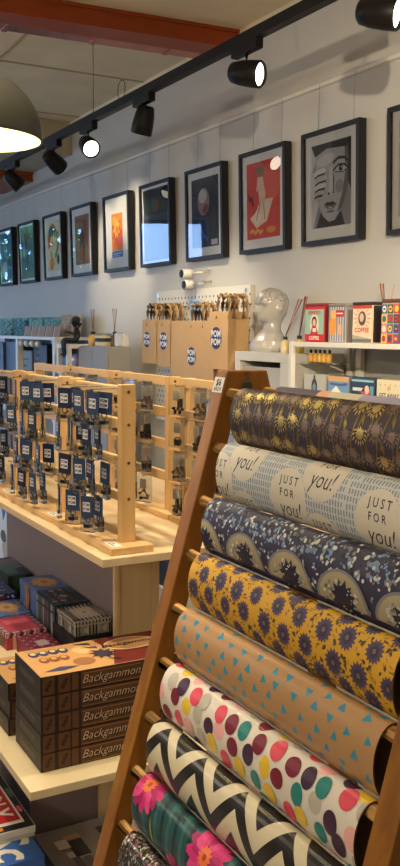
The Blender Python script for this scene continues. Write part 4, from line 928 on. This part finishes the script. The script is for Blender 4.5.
for k, x in enumerate((-3.50, -3.463, -3.43, -3.395, -3.358)):
    r = thing('tester_bottle', 'tiny amber tester bottle with dark cap, %s of the five on the glass ledge' % ('leftmost', 'second', 'middle', 'fourth', 'rightmost')[k], 'bottle', (x, 2.51, 1.3655), 'tester bottles on the glass ledge')
    T = Matrix.Translation((x, 2.51, 1.3655)); MB().lathe([(.012, 0), (.013, .004), (.013, .032), (.005, .04)], AMB, 14, T).build('bottle', r); MB().lathe([(.0065, .04), (.0065, .056)], BLKS, 12, T).build('cap', r)
def diffuser(x, y, z, label, h=.2, r0=.03, hb=.075, col=(196, 150, 70), reed=(176, 112, 70), n=5, seed=1, lean=.3, capc=(40, 36, 34), lean2=Vector((0, 0, 0))):
    r = thing('reed_diffuser', label, 'reed diffuser', (x, y, z), 'reed diffusers')
    T = Matrix.Translation((x, y, z)); MB().lathe([(r0*.96, 0), (r0, .004), (r0, hb*.75), (r0*.4, hb*.9), (r0*.4, hb)], M(col, .15, spec=.6), 18, T).build('bottle', r)
    MB().lathe([(r0*.5, hb*.9), (r0*.5, hb*1.12)], M(capc, .4), 14, T).build('collar', r)
    rg = random.Random(seed)
    for k in range(n):
        a = rg.uniform(0, 2*PI); d = Vector((cos(a)*lean*rg.uniform(.2, .6), sin(a)*lean*rg.uniform(.2, .6), 1))+lean2; p = Vector((x, y, z+hb*1.1)); MB().tube([p-Vector((d.x*.2, d.y*.2, 1))*hb*.9, p, p+d*(h-hb)], .0026, M(reed, .6), 6).build('reed', r)

# cube cabinet with the bust
CAB = M((198, 194, 184), .55, var=.02)
cx0, cx1, cy0, cy1, cz = -4.085, -3.575, 2.45, 2.76, 1.40
t = thing('cube_cabinet', 'pale grey cube cabinet with one drawer front under the white bust', 'cabinet', (-3.83, 2.6, 0))
mb = MB(); mb.box(cx0, cx1, cy0, cy1, cz-.045, cz, CAB); mb.box(cx0, cx0+.05, cy0, cy1, 0, cz-.045, CAB); mb.box(cx1-.09, cx1, cy0, cy1, 0, cz-.045, CAB); mb.box(cx0+.05, cx1-.09, cy1-.02, cy1, 0, cz-.045, CAB)
for z in (0, .45, .9): mb.box(cx0+.05, cx1-.09, cy0, cy1-.02, z, z+.04, CAB)
mb.build('body', t, bevel=.002)
for z in (.042, .492, .942):
    d = MB(); d.box(cx0+.054, cx1-.094, cy0+.02, cy0+.04, z, z+.385, M((182, 180, 174), .6)); 
    for k in range(26): d.flat(rect(.004+k*.0135, .003, .0055+k*.0135, .38), (cx0+.054, cy0+.02, z), (1, 0, 0), (0, 0, 1), .0005, M((150, 150, 150), .6))
    d.build('drawer', t)
# porcelain head
PORC = M((172, 168, 162), .2, var=.04, scale=8, spec=.6); r = thing('porcelain_bust', 'glossy pale porcelain bust of a bald head facing left on the cabinet', 'bust', (-3.985, 2.60, cz+.0005))
def bust_mesh():
    H = .325; NZ, NP = 64, 56; vs = []
    key = [(0, .098, .072, .098), (.02, .103, .076, .104), (.05, .098, .076, .098), (.085, .07, .066, .078), (.108, .042, .056, .056), (.125, .034, .054, .048), (.145, .036, .056, .046), (.158, .058, .06, .05), (.172, .07, .07, .058), (.195, .074, .084, .066), (.22, .076, .094, .071), (.248, .08, .098, .074), (.272, .077, .094, .072), (.294, .063, .08, .061), (.31, .043, .056, .042), (.321, .018, .026, .02), (H, .002, .003, .002)]
    def at(z):
        for a, b in zip(key, key[1:]):
            if a[0] <= z <= b[0]:
                f = (z-a[0])/(b[0]-a[0]); f = f*f*(3-2*f)*.5+f*.5; return [a[i]+(b[i]-a[i])*f for i in (1, 2, 3)]
        return key[-1][1:]
    G = lambda d, s: math.exp(-(d/s)**2)
    for i in range(NZ+1):
        z = H*i/NZ; fr, bk, sd = at(z)
        for k in range(NP):
            a = 2*PI*k/NP; c, s = cos(a), sin(a)          # a=0 faces forward (+x)
            x = (fr if c > 0 else bk)*c; y = sd*s
            if z > .15:
                nose = G(z-.201, .010)*.021+G(z-.216, .016)*.013; x += nose*G(a if a < PI else a-2*PI, .2)
                x += .007*G(z-.184, .0045)*G(a if a < PI else a-2*PI, .3)+.006*G(z-.175, .004)*G(a if a < PI else a-2*PI, .3)       # lips
                x += .011*G(z-.161, .008)*G(a if a < PI else a-2*PI, .35)                                                            # chin
                for e in (.42, -.42):
                    da = (a if a < PI else a-2*PI)-e; x -= .026*G(z-.228, .010)*G(da, .26); x += .004*G(z-.228, .004)*G(da, .12); x += .008*G(z-.244, .006)*G(da, .34)
                for e in (1.72, -1.72):
                    da = (a if a < PI else a-2*PI)-e; q = G(z-.215, .017)*G(da, .16); y += math.copysign(.02*q, e); x -= .006*q
            elif z < .08: x += .0
            vs.append(Vector((x, y, z)))
    fs = [(i*NP+k, i*NP+(k+1) % NP, (i+1)*NP+(k+1) % NP, (i+1)*NP+k) for i in range(NZ) for k in range(NP)]
    return vs, fs
vs, fs = bust_mesh(); fd = (-RI*.92+TO*.40).normalized(); A = math.atan2(fd.y, fd.x); RT = Matrix.Translation(r.location) @ Matrix.Rotation(A, 4, 'Z')
mb = MB(); mb.add([RT @ v for v in vs], fs, PORC, True); mb.face([RT @ v for v in vs[:56]][::-1], PORC); mb.build('head', r)
mb = MB(); inkb = M((84, 80, 78), .4)
def skin(pts):      # thin inked lines laid on the skull
    NP = 56; out = []
    for a, z in pts:
        i = min(63, z/.325*64); k = (a % (2*PI))/(2*PI)*NP; v = vs[int(i)*NP+int(k) % NP].lerp(vs[int(i)*NP+(int(k)+1) % NP], k-int(k)); w = vs[int(i+1)*NP+int(k) % NP].lerp(vs[int(i+1)*NP+(int(k)+1) % NP], k-int(k)); out.append(RT @ (v.lerp(w, i-int(i))*1.004))
    return out
for pts in ([(.28+.05*k, .2275+.003*math.sin(k*PI/6)) for k in range(7)], [(-.28-.05*k, .2275+.003*math.sin(k*PI/6)) for k in range(7)], [(.22+.07*k, .241+.003*math.sin(k*PI/6)) for k in range(7)], [(.5+.25*k, .262+.01*sin(k*2.)) for k in range(12)], [(1.1+.1*sin(k), .236+.011*k) for k in range(7)], [(2.0+.1*sin(k), .225+.012*k) for k in range(7)], [(.4+.05*k, .25+.009*k) for k in range(7)], [(1.5+.2*k, .285) for k in range(8)]): mb.tube(skin(pts), .0017, inkb, 5)
mb.build('inked_lines', r)
diffuser(-3.70, 2.50, cz+.0005, 'clear bottle reed diffuser with tall brown reeds just right of the bust', .25, .022, .07, (206, 186, 140), (156, 96, 56), 6, 3, .12, lean2=RI*.38)
diffuser(-3.625, 2.53, cz+.0005, 'small yellow reed diffuser between bust and mint tin', .26, .024, .075, (214, 186, 90), (150, 84, 52), 6, 9, .1, lean2=RI*.16)
diffuser(-3.19, 2.69, zt, 'reed diffuser behind the COFFEE tin, only its reeds in view', .25, .03, .075, (160, 90, 60), (196, 130, 92), 6, 6, .5)

# ------------------------------------------------------------------ pegboard, bags, cameras
PEG = M((212, 206, 190), .6, var=.02); HOLE = M((120, 112, 98), .8)
t = thing('pegboard', 'cream perforated pegboard on the wall behind the kraft bags', 'pegboard', (-5.05, 2.78, .9))
mb = MB(); mb.box(-5.66, -4.455, 2.768, 2.799, .9, 1.765, PEG)
mb.build('panel', t, bevel=.004)
mb = MB()
for j in range(24):
    for i in range(26): mb.flat(ell(.03+i*.046+(j % 2)*.023, .03+j*.034, .0085, .0085, 8), (-5.66, 2.768, .9), (1, 0, 0), (0, 0, 1), .0006, HOLE)
tag(mb.build('perforation', t), kind='stuff')
for x in (-5.62, -4.5):
    MB().lathe([(.012, 0), (.012, .004)], SILV, 12, Matrix.Translation((x, 2.768, 1.735)) @ Matrix.Rotation(PI/2, 4, 'X')).build('mounting_screw', t)
KRAFT = M((190, 152, 104), .75, var=.08, scale=10); KRD = M((128, 92, 56), .75, var=.1); NVY = M((40, 42, 84), .6)
def paper_bag(x0, x1, z0, z1, y0, dy, label, lx, lz, lr, hx, hang):
    r = thing('paper_bag', label, 'paper bag', ((x0+x1)/2, y0+dy/2, z0), 'kraft paper bags hung on the pegboard')
    W, Hh = x1-x0, z1-z0; mb = MB()
    prof = [(0, 0), (dy, 0), (dy*.9, Hh*.5), (dy, Hh), (dy*.6, Hh*1.012), (0.0, Hh)]
    v0 = [(x0, y0, z0), (x0, y0+dy, z0), (x1, y0+dy, z0), (x1, y0, z0)]; v1 = [(x0, y0, z1), (x0+.004, y0+dy*.5, z1-.004), (x0, y0+dy, z1), (x1, y0+dy, z1), (x1-.02, y0+dy*.5, z1-.004), (x1, y0, z1)]
    vm = [(x0, y0-.004, z0+Hh*.5), (x0+.006, y0+dy*.5, z0+Hh*.45), (x0, y0+dy, z0+Hh*.5), (x1, y0+dy, z0+Hh*.5), (x1-.03, y0+dy*.5, z0+Hh*.5), (x1, y0-.004, z0+Hh*.5)]
    vb = [(x0, y0, z0), (x0, y0+dy*.5, z0), (x0, y0+dy, z0), (x1, y0+dy, z0), (x1, y0+dy*.5, z0), (x1, y0, z0)]
    n = 6; mb.add(vb+vm+v1, [(a*n+(k+1) % n, a*n+k, (a+1)*n+k, (a+1)*n+(k+1) % n) for a in (0, 1) for k in range(n)]+[tuple(range(n))], KRAFT)
    mb.build('bag_body', r)
    F = ((x0, y0-.0045, z0), (1, 0, 0), (0, 0, 1)); mb = MB(); a, b = lx-x0, lz-z0
    mb.flat(ell(a, b, lr, lr, 24), *F, .0006, NVY); mb.flat(text('POM', lr*.82, a, b+lr*.36, bold=.03)+text('POM', lr*.82, a, b-lr*.38, bold=.03), *F, .0012, M((226, 222, 216), .6)); mb.build('logo_sticker', r)
    for k in range(5):
        yy = y0+.006+(dy-.012)*k/4; c = hx+.01*sin(3*k); ww = hang[0]/2*(1-.05*(k % 3)); h = hang[1]*(1-.06*(k % 2))
        mb = MB(); mb.tube([(c-ww, yy, z1-.04), (c-ww, yy, z1+h*.55), (c-ww*.82, yy, z1+h*.9), (c-ww*.4, yy, z1+h), (c+ww*.4, yy, z1+h), (c+ww*.82, yy, z1+h*.9), (c+ww, yy, z1+h*.55), (c+ww, yy, z1-.04)], .0125, KRD if k % 2 else KRAFT, 8); mb.build('hanging_handle', r)
    return r
KB = 2.62
paper_bag(-5.562, -5.352, 1.29, 1.575, KB, .1, 'narrow kraft paper bag with round navy logo, leftmost on the pegboard', -5.485, 1.444, .05, -5.43, (.13, .095))
paper_bag(-5.33, -5.155, 1.275, 1.572, KB, .1, 'narrow kraft paper bag with navy logo, second from the left', -5.243, 1.438, .056, -5.215, (.11, .095))
paper_bag(-5.14, -4.60, 1.11, 1.562, KB, .1, 'widest kraft paper bag with small navy logo low at its centre', -4.867, 1.352, .055, -4.81, (.14, .1))
paper_bag(-4.588, -4.375, 1.29, 1.612, KB-.04, .13, 'kraft paper bag with large round navy logo beside the bust, rightmost bag', -4.502, 1.464, .062, -4.44, (.13, .09))
for x in (-5.43, -5.215, -4.81, -4.44): tag(MB().tube([(x, 2.767, 1.655), (x, 2.64, 1.655), (x, 2.63, 1.668)], .004, SILV, 8).build('peg_hook', org=(x, 2.767, 1.655)), 'steel peg hook holding the kraft bag at x', 'hook', 'peg hooks on the pegboard')
pk_ = [o for o in bpy.data.objects if o.name.startswith('peg_hook')]
for o, w in zip(sorted(pk_, key=lambda q: q.location.x), ('leftmost kraft bag', 'second kraft bag', 'widest kraft bag', 'rightmost kraft bag')): o['label'] = 'thin steel peg hook holding the handles of the '+w
# small blue notice on the pegboard
r = thing('hanging_notice', 'small pale blue notice hanging on the pegboard under the cameras', 'notice', (-5.07, 2.75, 1.6))
F = ((-5.15, 2.752, 1.595), (1, 0, 0), (0, 0, 1)); mb = MB(); mb.box(-5.15, -5.0, 2.752, 2.757, 1.595, 1.70, M((168, 196, 224), .5)); mb.flat(stroke([(.02, .085), (.13, .085)], .012)+stroke([(.02, .06), (.13, .06)], .012)+stroke([(.02, .035), (.1, .035)], .012), *F, .0006, M((90, 140, 196), .5)); mb.build('card', r)
MB().tube([(-5.075, 2.7545, 1.70), (-5.075, 2.756, 1.77)], .002, SILV, 6).build('string', r)
def camera_device(x, z, label, L, col, body):
    r = thing('security_camera', label, 'camera', (x, 2.74, z), 'cameras on the wall above the pegboard'); d = (-RI*.85+TO*.55).normalized()
    c = Vector((x, 2.70, z)); T = Matrix.Translation(c) @ d.to_track_quat('Z', 'Y').to_matrix().to_4x4()
    MB().lathe([(.018, -L), (.027, -L*.95), (.03, -L*.5), (.03, L*.6), (.027, L*.7)], body, 20, T).build('housing', r); MB().lathe([(.026, L*.7), (.024, L*.74), (.001, L*.76)], BLKS, 20, T, (False, True)).build('lens', r)
    MB().tube([c-d*L*.3, (x+.1, 2.75, z+.01), (x+.12, 2.799, z+.02)], .011, body, 10).build('bracket', r)
camera_device(-5.1, 1.853, 'white bullet camera with black lens, upper device above the pegboard', .05, 0, M((222, 218, 208), .4))
camera_device(-5.08, 1.785, 'white camera with black front face, lower device above the pegboard', .04, 0, M((216, 212, 204), .4))

# ------------------------------------------------------------------ far left: grey cabinet, figure, white shelving
GRC = M((150, 146, 140), .6, var=.03)
t = thing('grey_cabinet', 'plain grey cabinet against the wall carrying diffusers and a candle', 'cabinet', (-5.7, 2.6, 0))
MB().box(-6.25, -5.73, 2.45, 2.61, .06, 1.392, GRC).build('body', t, bevel=.003)
MB().box(-6.22, -5.75, 2.47, 2.60, 0, .06, M((70, 68, 66), .6)).build('plinth', t)
mb = MB(); mb.box(-6.245, -5.995, 2.434, 2.449, .07, 1.38, GRC); mb.build('door', t); mb = MB(); mb.box(-5.985, -5.735, 2.434, 2.449, .07, 1.38, GRC); mb.build('door', t)
gz = 1.3925
diffuser(-6.13, 2.50, gz, 'amber reed diffuser with black collar on the grey cabinet', .25, .034, .09, (206, 160, 74), (190, 146, 96), 5, 2, .22)
r = thing('candle_jar', 'pale candle jar with black band and silver lid beside the amber diffuser', 'candle', (-5.98, 2.515, gz))
T = Matrix.Translation((-5.98, 2.515, gz)); MB().lathe([(.058, 0), (.06, .004), (.06, .07), (.057, .072)], M((196, 186, 160), .3), 24, T).build('jar', r); mb = MB(); mb.lathe([(.0606, .03), (.0606, .056)], M((40, 40, 40), .5), 24, T, (False, False)); mb.build('band', r); MB().lathe([(.059, .0725), (.059, .084), (.05, .088)], M((150, 150, 150), .3, metal=.8), 24, T).build('lid', r)
diffuser(-5.93, 2.58, gz, 'reed diffuser standing behind the black banded candle jar', .25, .03, .09, (90, 76, 60), (190, 146, 96), 5, 12, .25)
r = thing('candle_jar', 'white square candle block to the right of the black banded jar', 'candle', (-5.795, 2.56, gz)); MB().box(-5.825, -5.765, 2.53, 2.59, gz, gz+.09, M((206, 204, 200), .4)).build('glass', r, bevel=.008); MB().box(-5.82, -5.77, 2.535, 2.585, gz+.09, gz+.093, M((180, 170, 160), .5)).build('wax', r)
tag(MB().box(-5.755, -5.735, 2.56, 2.60, gz, gz+.08, M((216, 212, 206), .5)).build('candle_box', org=(-5.745, 2.58, gz), bevel=.003), 'small slim white box at the right end of the grey cabinet', 'box')

# white display stand with the glass ornament and the seated black figure on top
t = thing('display_stand', 'slim white open frame stand under the seated black figure', 'stand', (-6.28, 2.48, 0))
px0, px1, py0, py1, pz = -6.50, -6.265, 2.36, 2.60, 1.40
mb = MB(); mb.box(px0, px1, py0, py1, pz-.03, pz, WM); mb.build('top', t, bevel=.003)
for x in (px0, px1-.04):
    for y in (py0, py1-.03): MB().box(x, x+.04, y, y+.03, 0, pz-.03, WM).build('leg', t)
MB().box(px0, px1, py0, py1, 1.16, 1.18, WM).build('shelf', t); MB().box(px0+.04, px1-.04, py1-.012, py1-.004, 0, pz-.03, M((120, 124, 134), .6)).build('back_panel', t)
r = thing('glass_ornament', 'lilac and green iridescent glass ornament inside the white stand', 'ornament', (-6.38, 2.47, 1.1805))
T = Matrix.Translation((-6.38, 2.47, 1.1805)); mb = MB(); mb.lathe([(.04, 0), (.058, .012), (.056, .05), (.034, .058)], M((120, 196, 130), .15), 20, T); mb.build('base', r)
mb = MB(); mb.lathe([(.034, .058), (.054, .09), (.044, .13), (.02, .15)], M((176, 166, 206), .12, metal=.4), 20, T); mb.build('bowl', r)
BST = M((16, 16, 18), .5); r = thing('seated_figure', 'small black statue of a seated person reading, legs hanging off the stand', 'statue', (-6.33, 2.45, pz))
def skinfig(name, pts, edges, parent, m, o):
    me = bpy.data.meshes.new(name); me.from_pydata([tuple(Vector(p[:3])) for p in pts], edges, []); ob = bpy.data.objects.new(name, me); COL.objects.link(ob); ob.parent = parent
    sk = ob.modifiers.new('skin', 'SKIN'); sk.use_smooth_shade = True
    for i, p in enumerate(pts): me.skin_vertices[0].data[i].radius = (p[3], p[3]*p[4] if len(p) > 4 else p[3])
    me.skin_vertices[0].data[0].use_root = True
    sb = ob.modifiers.new('sub', 'SUBSURF'); sb.levels = 2; sb.render_levels = 2; me.materials.append(m); return ob
# local axes: +x forward, z up; seat surface at z=0
fp = [(0, 0, .03, .034), (-.01, 0, .062, .033), (-.004, 0, .098, .034), (.006, 0, .122, .016), (.012, 0, .134, .015), (.016, 0, .155, .026), (.012, 0, .176, .022),
      (.01, .022, .026, .021), (.085, .026, .03, .016), (.088, .026, -.02, .014), (.078, .026, -.075, .009), (.102, .026, -.086, .008),
      (.01, -.022, .026, .021), (.09, -.022, .033, .016), (.096, -.022, -.02, .014), (.09, -.022, -.07, .009), (.114, -.022, -.08, .008),
      (.0, .034, .11, .012), (.012, .044, .07, .009), (.065, .02, .085, .008), (.0, -.034, .11, .012), (.014, -.044, .07, .009), (.067, -.018, .086, .008)]
fe = [(0, 1), (1, 2), (2, 3), (3, 4), (4, 5), (5, 6), (0, 7), (7, 8), (8, 9), (9, 10), (10, 11), (0, 12), (12, 13), (13, 14), (14, 15), (15, 16), (2, 17), (17, 18), (18, 19), (2, 20), (20, 21), (21, 22)]
fdir = (-RI*.98+TO*.2).normalized(); r.rotation_euler = (0, 0, math.atan2(fdir.y, fdir.x)); r.location = Vector((-6.265+.0, 2.425, pz+.003))
skinfig('body', fp, fe, r, BST, 0)
mb = MB(); mb.lathe([(.012, -.034), (.03, -.018), (.034, .002), (.026, .022), (.004, .03)], BST, 14, Matrix.Translation((.002, 0, .17))); mb.tube([(-.012, 0, .17), (-.02, 0, .14), (-.022, 0, .11)], [.024, .026, .012], BST, 10); mb.build('hair', r, (0, 0, 0))
mb = MB(); mb.prism([(-.03, 0), (0, .004), (.03, 0), (.03, .006), (0, .01), (-.03, .006)], (.058, 0, .088), (0, 1, 0), (.5, 0, .86), (.028, 0, -.012), BST); mb.build('book', r, (0, 0, 0))

# white shelf unit at the far left
t = thing('shelf_unit', 'white metal shelf unit of cards and boxes at the left picture edge', 'shelf unit', (-7.7, 2.6, 0))
lx0, lx1, ly0, ly1 = -9.0, -6.64, 2.40, 2.76
for z in (.25, .68, 1.10, 1.425): MB().box(lx0, lx1, ly0, ly1, z, z+.024, WM).build('shelf_board', t)
for x in (lx0, -7.60, -6.69):
    for y in (ly0-.004, ly1-.05): MB().box(x, x+.05, y, y+.05, 0, 1.43, WM).build('upright', t)
MB().box(-8.98, -6.66, 2.765, 2.775, .2, 1.42, M((96, 104, 118), .6)).build('back_panel', t)
lz = 1.4495
ck = M((150, 124, 104), .7)
for k in range(5):
    x = -7.60+.178*k; r = thing('greeting_card', 'tan leaning greeting card, %s of the row of five on the left shelf' % ('leftmost', 'second', 'middle', 'fourth', 'rightmost')[k], 'card', (x, 2.47, lz), 'row of tan cards')
    r.rotation_euler = (math.radians(-12), 0, 0)
    mb = MB(); mb.box(0, .15, 0, .004, 0.001, .085, ck); mb.build('card', r, (0, 0, 0)); mb = MB(); mb.flat(rect(.0, .001, .016, .085), (0, 0, 0), (1, 0, 0), (0, 0, 1), .0006, M((206, 186, 170), .7)); mb.build('spine_strip', r, (0, 0, 0))
for k, (x, z, w) in enumerate(((-7.16, lz+.0, 'left'), (-6.92, lz+.0, 'right'))):
    r = thing('display_card', 'tall brown patterned card at the right end of the left shelf, %s one' % w, 'card', (x, 2.62, z), 'tall brown cards'); r.rotation_euler = (math.radians(-8), 0, 0)
    mb = MB(); mb.box(0, .215, 0, .005, .001, .175, M((164, 142, 112), .7)); mb.build('card', r, (0, 0, 0)); mb = MB(); rg = random.Random(k)
    for q in range(12): mb.flat(ell(rg.uniform(.03, .19), rg.uniform(.02, .15), .014, .01, 8), (0, 0, 0), (1, 0, 0), (0, 0, 1), .0006+.0002*q, M((176, 128, 70), .7) if q % 2 else M((196, 180, 150), .7))
    mb.build('print', r, (0, 0, 0))
# clear organisers with small stock behind the cards
for k, (x0, x1, cs, lab) in enumerate(((-8.95, -8.52, ((30, 30, 34), (206, 206, 206)), 'black and white cards'), (-8.48, -8.08, ((150, 176, 190), (70, 84, 96)), 'pale blue packets'), (-8.04, -7.66, ((150, 190, 170), (206, 214, 200)), 'mint green packets'), (-7.62, -7.22, ((130, 160, 150), (190, 206, 190)), 'grey-green packets'))):
    r = thing('clear_organiser', 'clear acrylic organiser of %s on the left shelf' % lab, 'organiser', ((x0+x1)/2, 2.66, lz), 'acrylic organisers on the left shelf')
    mb = MB(); A_ = clear((226, 240, 236), .0, .4, 1.04)
    mb.box(x0, x1, 2.64, 2.643, lz, lz+.16, A_); mb.box(x0, x0+.003, 2.643, 2.75, lz, lz+.16, A_); mb.box(x1-.003, x1, 2.643, 2.75, lz, lz+.16, A_); mb.box(x0, x1, 2.60, 2.75, lz+.078, lz+.081, M((60, 64, 70), .4)); mb.build('case', r)
    rg = random.Random(k+3)
    for j in range(2):
        n = 5; w = (x1-x0-.02)/n
        for i in range(n):
            h = rg.uniform(.045, .068); a = x0+.012+i*w; z = lz+.001+j*.081
            mb = MB(); c = M(cs[(i+j) % 2], .6); mb.box(a, a+w*.8, 2.66, 2.70, z, z+h, c); mb.flat(rect(w*.15, h*.3, w*.65, h*.7), (a, 2.66, z), (1, 0, 0), (0, 0, 1), .0006, M(cs[(i+j+1) % 2], .6)); mb.build('packet', r)
# stock below
def stock(x0, x1, z0, z1, y0, y1, c, lab, extra=None):
    r = thing('stock_box', lab, 'box', ((x0+x1)/2, (y0+y1)/2, z0), 'stock boxes on the left shelf'); mb = MB(); mb.box(x0, x1, y0, y1, z0, z1, M(c, .5)); mb.build('carton', r, bevel=.004)
    if extra: mb = MB(); extra(mb, ((x0, y0, z0), (1, 0, 0), (0, 0, 1)), x1-x0, z1-z0); mb.build('label_print', r)
l2 = 1.1245
stock(-8.62, -8.24, l2, l2+.26, 2.48, 2.70, (70, 84, 104), 'slate blue box under the left shelf, leftmost')
stock(-8.22, -7.9, l2, l2+.27, 2.50, 2.70, (52, 66, 88), 'dark blue box under the left shelf, beside the slate one')
stock(-7.82, -7.54, l2, l2+.2, 2.52, 2.70, (110, 104, 86), 'olive box under the left shelf just right of the white upright', lambda mb, F, W, H: mb.flat(rect(W*.1, H*.6, W*.7, H*.66)+rect(W*.1, H*.3, W*.5, H*.4), *F, .0006, M((60, 60, 50), .6)))
stock(-7.5, -7.17, l2, l2+.26, 2.52, 2.70, (26, 30, 40), 'black box with a round pale mark under the left shelf', lambda mb, F, W, H: (mb.flat(ell(W*.6, H*.28, .03, .026), *F, .0006, M((150, 110, 96), .6)), mb.flat(rect(W*.14, H*.7, W*.5, H*.78)+rect(W*.14, H*.5, W*.5, H*.58), *F, .0006, M((90, 96, 110), .6))))
stock(-7.12, -6.78, l2, l2+.17, 2.55, 2.70, (60, 66, 80), 'small grey box beside the black one under the left shelf')
r = thing('plant_pot', 'small grey pot at the right end under the left shelf', 'pot', (-6.86, 2.46, l2)); T = Matrix.Translation((-6.86, 2.46, l2)); MB().lathe([(.035, 0), (.05, .01), (.058, .09), (.05, .09), (.045, .02)], M((120, 116, 112), .7), 20, T, (True, False)).build('pot', r)
for k in range(4):
    x = -7.52+.14*k; r = thing('hanging_bauble', 'white bauble clipped under the left shelf edge, %s of four' % ('leftmost', 'second', 'third', 'rightmost')[k], 'bauble', (x, 2.425, 1.38), 'white baubles under the shelf')
    MB().lathe([(.004, -.028), (.02, -.022), (.028, 0), (.02, .022), (.004, .028)], M((214, 214, 206), .3), 14, Matrix.Translation((x, 2.425, 1.39))).build('ball', r); MB().tube([(x, 2.425, 1.418), (x, 2.425, 1.4248)], .003, SILV, 6).build('cap', r)

# ------------------------------------------------------------------ outside: a leafy tree beyond the shop window
r = thing('street_tree', 'leafy green street tree outside the shop window, seen mirrored in the left prints', 'tree', (-13.3, .9, 0))
MB().tube([(-13.3, .9, 0), (-13.25, .85, 1.2), (-13.3, .9, 2.2)], [.14, .1, .06], wood((70, 52, 36), (96, 76, 54), .8, 'Z', 2.), 10).build('trunk', r)
mb = MB(); rg = random.Random(4); lm = [M(c, .6) for c in ((58, 110, 52), (84, 140, 66), (40, 84, 46))]
for k in range(1500):
    d = Vector((rg.gauss(0, 1), rg.gauss(0, 1), rg.gauss(0, 1))).normalized()*(rg.random()**.4); c = Vector((-13.3+d.x*.9, .95+d.y*1.0, 2.3+d.z*1.5))
    a = Vector((rg.gauss(0, 1), rg.gauss(0, 1), rg.gauss(0, 1))).normalized()*.12; b = a.cross(Vector((rg.gauss(0, 1), rg.gauss(0, 1), rg.gauss(0, 1)))).normalized()*.06
    mb.face([c-a, c+b, c+a, c-b], lm[k % 3])
tag(mb.build('foliage', r), kind='stuff')
tag(box1(-30, 8, -18, YF-.11, -.1, -.002, M((120, 118, 112), .8)).build('ground'), kind='structure')
tag(box1(-30, XL-.11, YF-.1, 14, -.1, -.002, M((120, 118, 112), .8)).build('ground'), kind='structure')

# ------------------------------------------------------------------ light
w = bpy.data.worlds.new('sky'); S.world = w; w.use_nodes = True; nt = w.node_tree
bg = nt.nodes['Background']; bg.inputs['Color'].default_value = (.34, .58, 1., 1); bg.inputs['Strength'].default_value = 10.
def lamp(kind, name, loc, energy, col, size=.1, aim=None, ang=90, blend=.5, portal=False, sx=1, sy=1):
    li = bpy.data.lights.new(name, kind); li.energy = energy; li.color = col
    if kind == 'SPOT': li.spot_size = math.radians(ang); li.spot_blend = blend; li.shadow_soft_size = size
    elif kind == 'AREA': li.shape = 'RECTANGLE'; li.size = sx; li.size_y = sy; li.cycles.is_portal = portal
    else: li.shadow_soft_size = size
    o = bpy.data.objects.new(name, li); COL.objects.link(o); o.location = loc
    if aim is not None: o.rotation_euler = (Vector(aim)-Vector(loc)).to_track_quat('-Z', 'Y').to_euler()
    return o
for loc, aim, a, b in (((XL-.12, -.35, 1.48), (0, -.35, 1.48), 1.2, 2.75), ((XL-.12, 1.57, 1.48), (0, 1.57, 1.48), 1.45, 2.75), ((-9, YF-.12, 1.48), (-9, 0, 1.48), 3.6, 2.4)):
    lamp('AREA', 'window_portal', loc, 1, (1, 1, 1), aim=aim, portal=True, sx=a, sy=b)
WARM = (1., .84, .62)
lamp('SPOT', 'unseen_aisle_light', (.35, -.05, 2.3), 640, WARM, .03, (-3.3, 2.8, 1.9), 37, 1.)
lamp('SPOT', 'unseen_aisle_light', (-1.0, .15, 2.95), 34, WARM, .05, (-1.5, 1., .9), 85, .7)  # unseen light added over the paper rolls
lamp('SPOT', 'unseen_aisle_light', (-2.35, .42, 2.95), 110, WARM, .05, (-2.4, .62, .4), 62, .7)  # added to brighten the plinth from above, no known fixture
lamp('SPOT', 'unseen_aisle_light', (-2.9, .8, 2.95), 70, WARM, .05, (-2.9, 1.15, .9), 95, .8)  # added to brighten the tabletop, no known fixture
lamp('POINT', 'added_fill_light', (-.5, -2.2, 2.3), 90, (1., .86, .66), .12)  # added general room fill, not an actual pendant
lamp('POINT', 'added_fill_light', (-5.5, -1.8, 2.3), 60, (1., .86, .66), .12)  # second added fill, further down the room

# ------------------------------------------------------------------ camera
cam = bpy.data.cameras.new('camera'); co = bpy.data.objects.new('camera', cam); COL.objects.link(co); S.camera = co
pi_, ya, ro = math.radians(6.30), math.radians(28.83), math.radians(.48)
F = Vector((-cos(ya)*cos(pi_), sin(ya)*cos(pi_), -sin(pi_))); R0 = Vector((sin(ya), cos(ya), 0)); U0 = R0.cross(F)
R1_ = R0*cos(ro)+U0*sin(ro); U1 = -R0*sin(ro)+U0*cos(ro)
co.matrix_world = Matrix(((R1_.x, U1.x, -F.x, 0), (R1_.y, U1.y, -F.y, 0), (R1_.z, U1.z, -F.z, 1.5), (0, 0, 0, 1)))
cam.sensor_fit = 'VERTICAL'; cam.sensor_height = 36; cam.lens = 36*920/866; cam.clip_start = .02
vs_ = S.view_settings; S.display_settings.display_device = 'sRGB'; vs_.view_transform = 'Standard'; vs_.look = 'None'; vs_.gamma = 1; vs_.exposure = 0.; vs_.use_curve_mapping = False
S.cycles.use_denoising = True; S.cycles.max_bounces = 8; S.cycles.transparent_max_bounces = 16; S.cycles.sample_clamp_indirect = 4
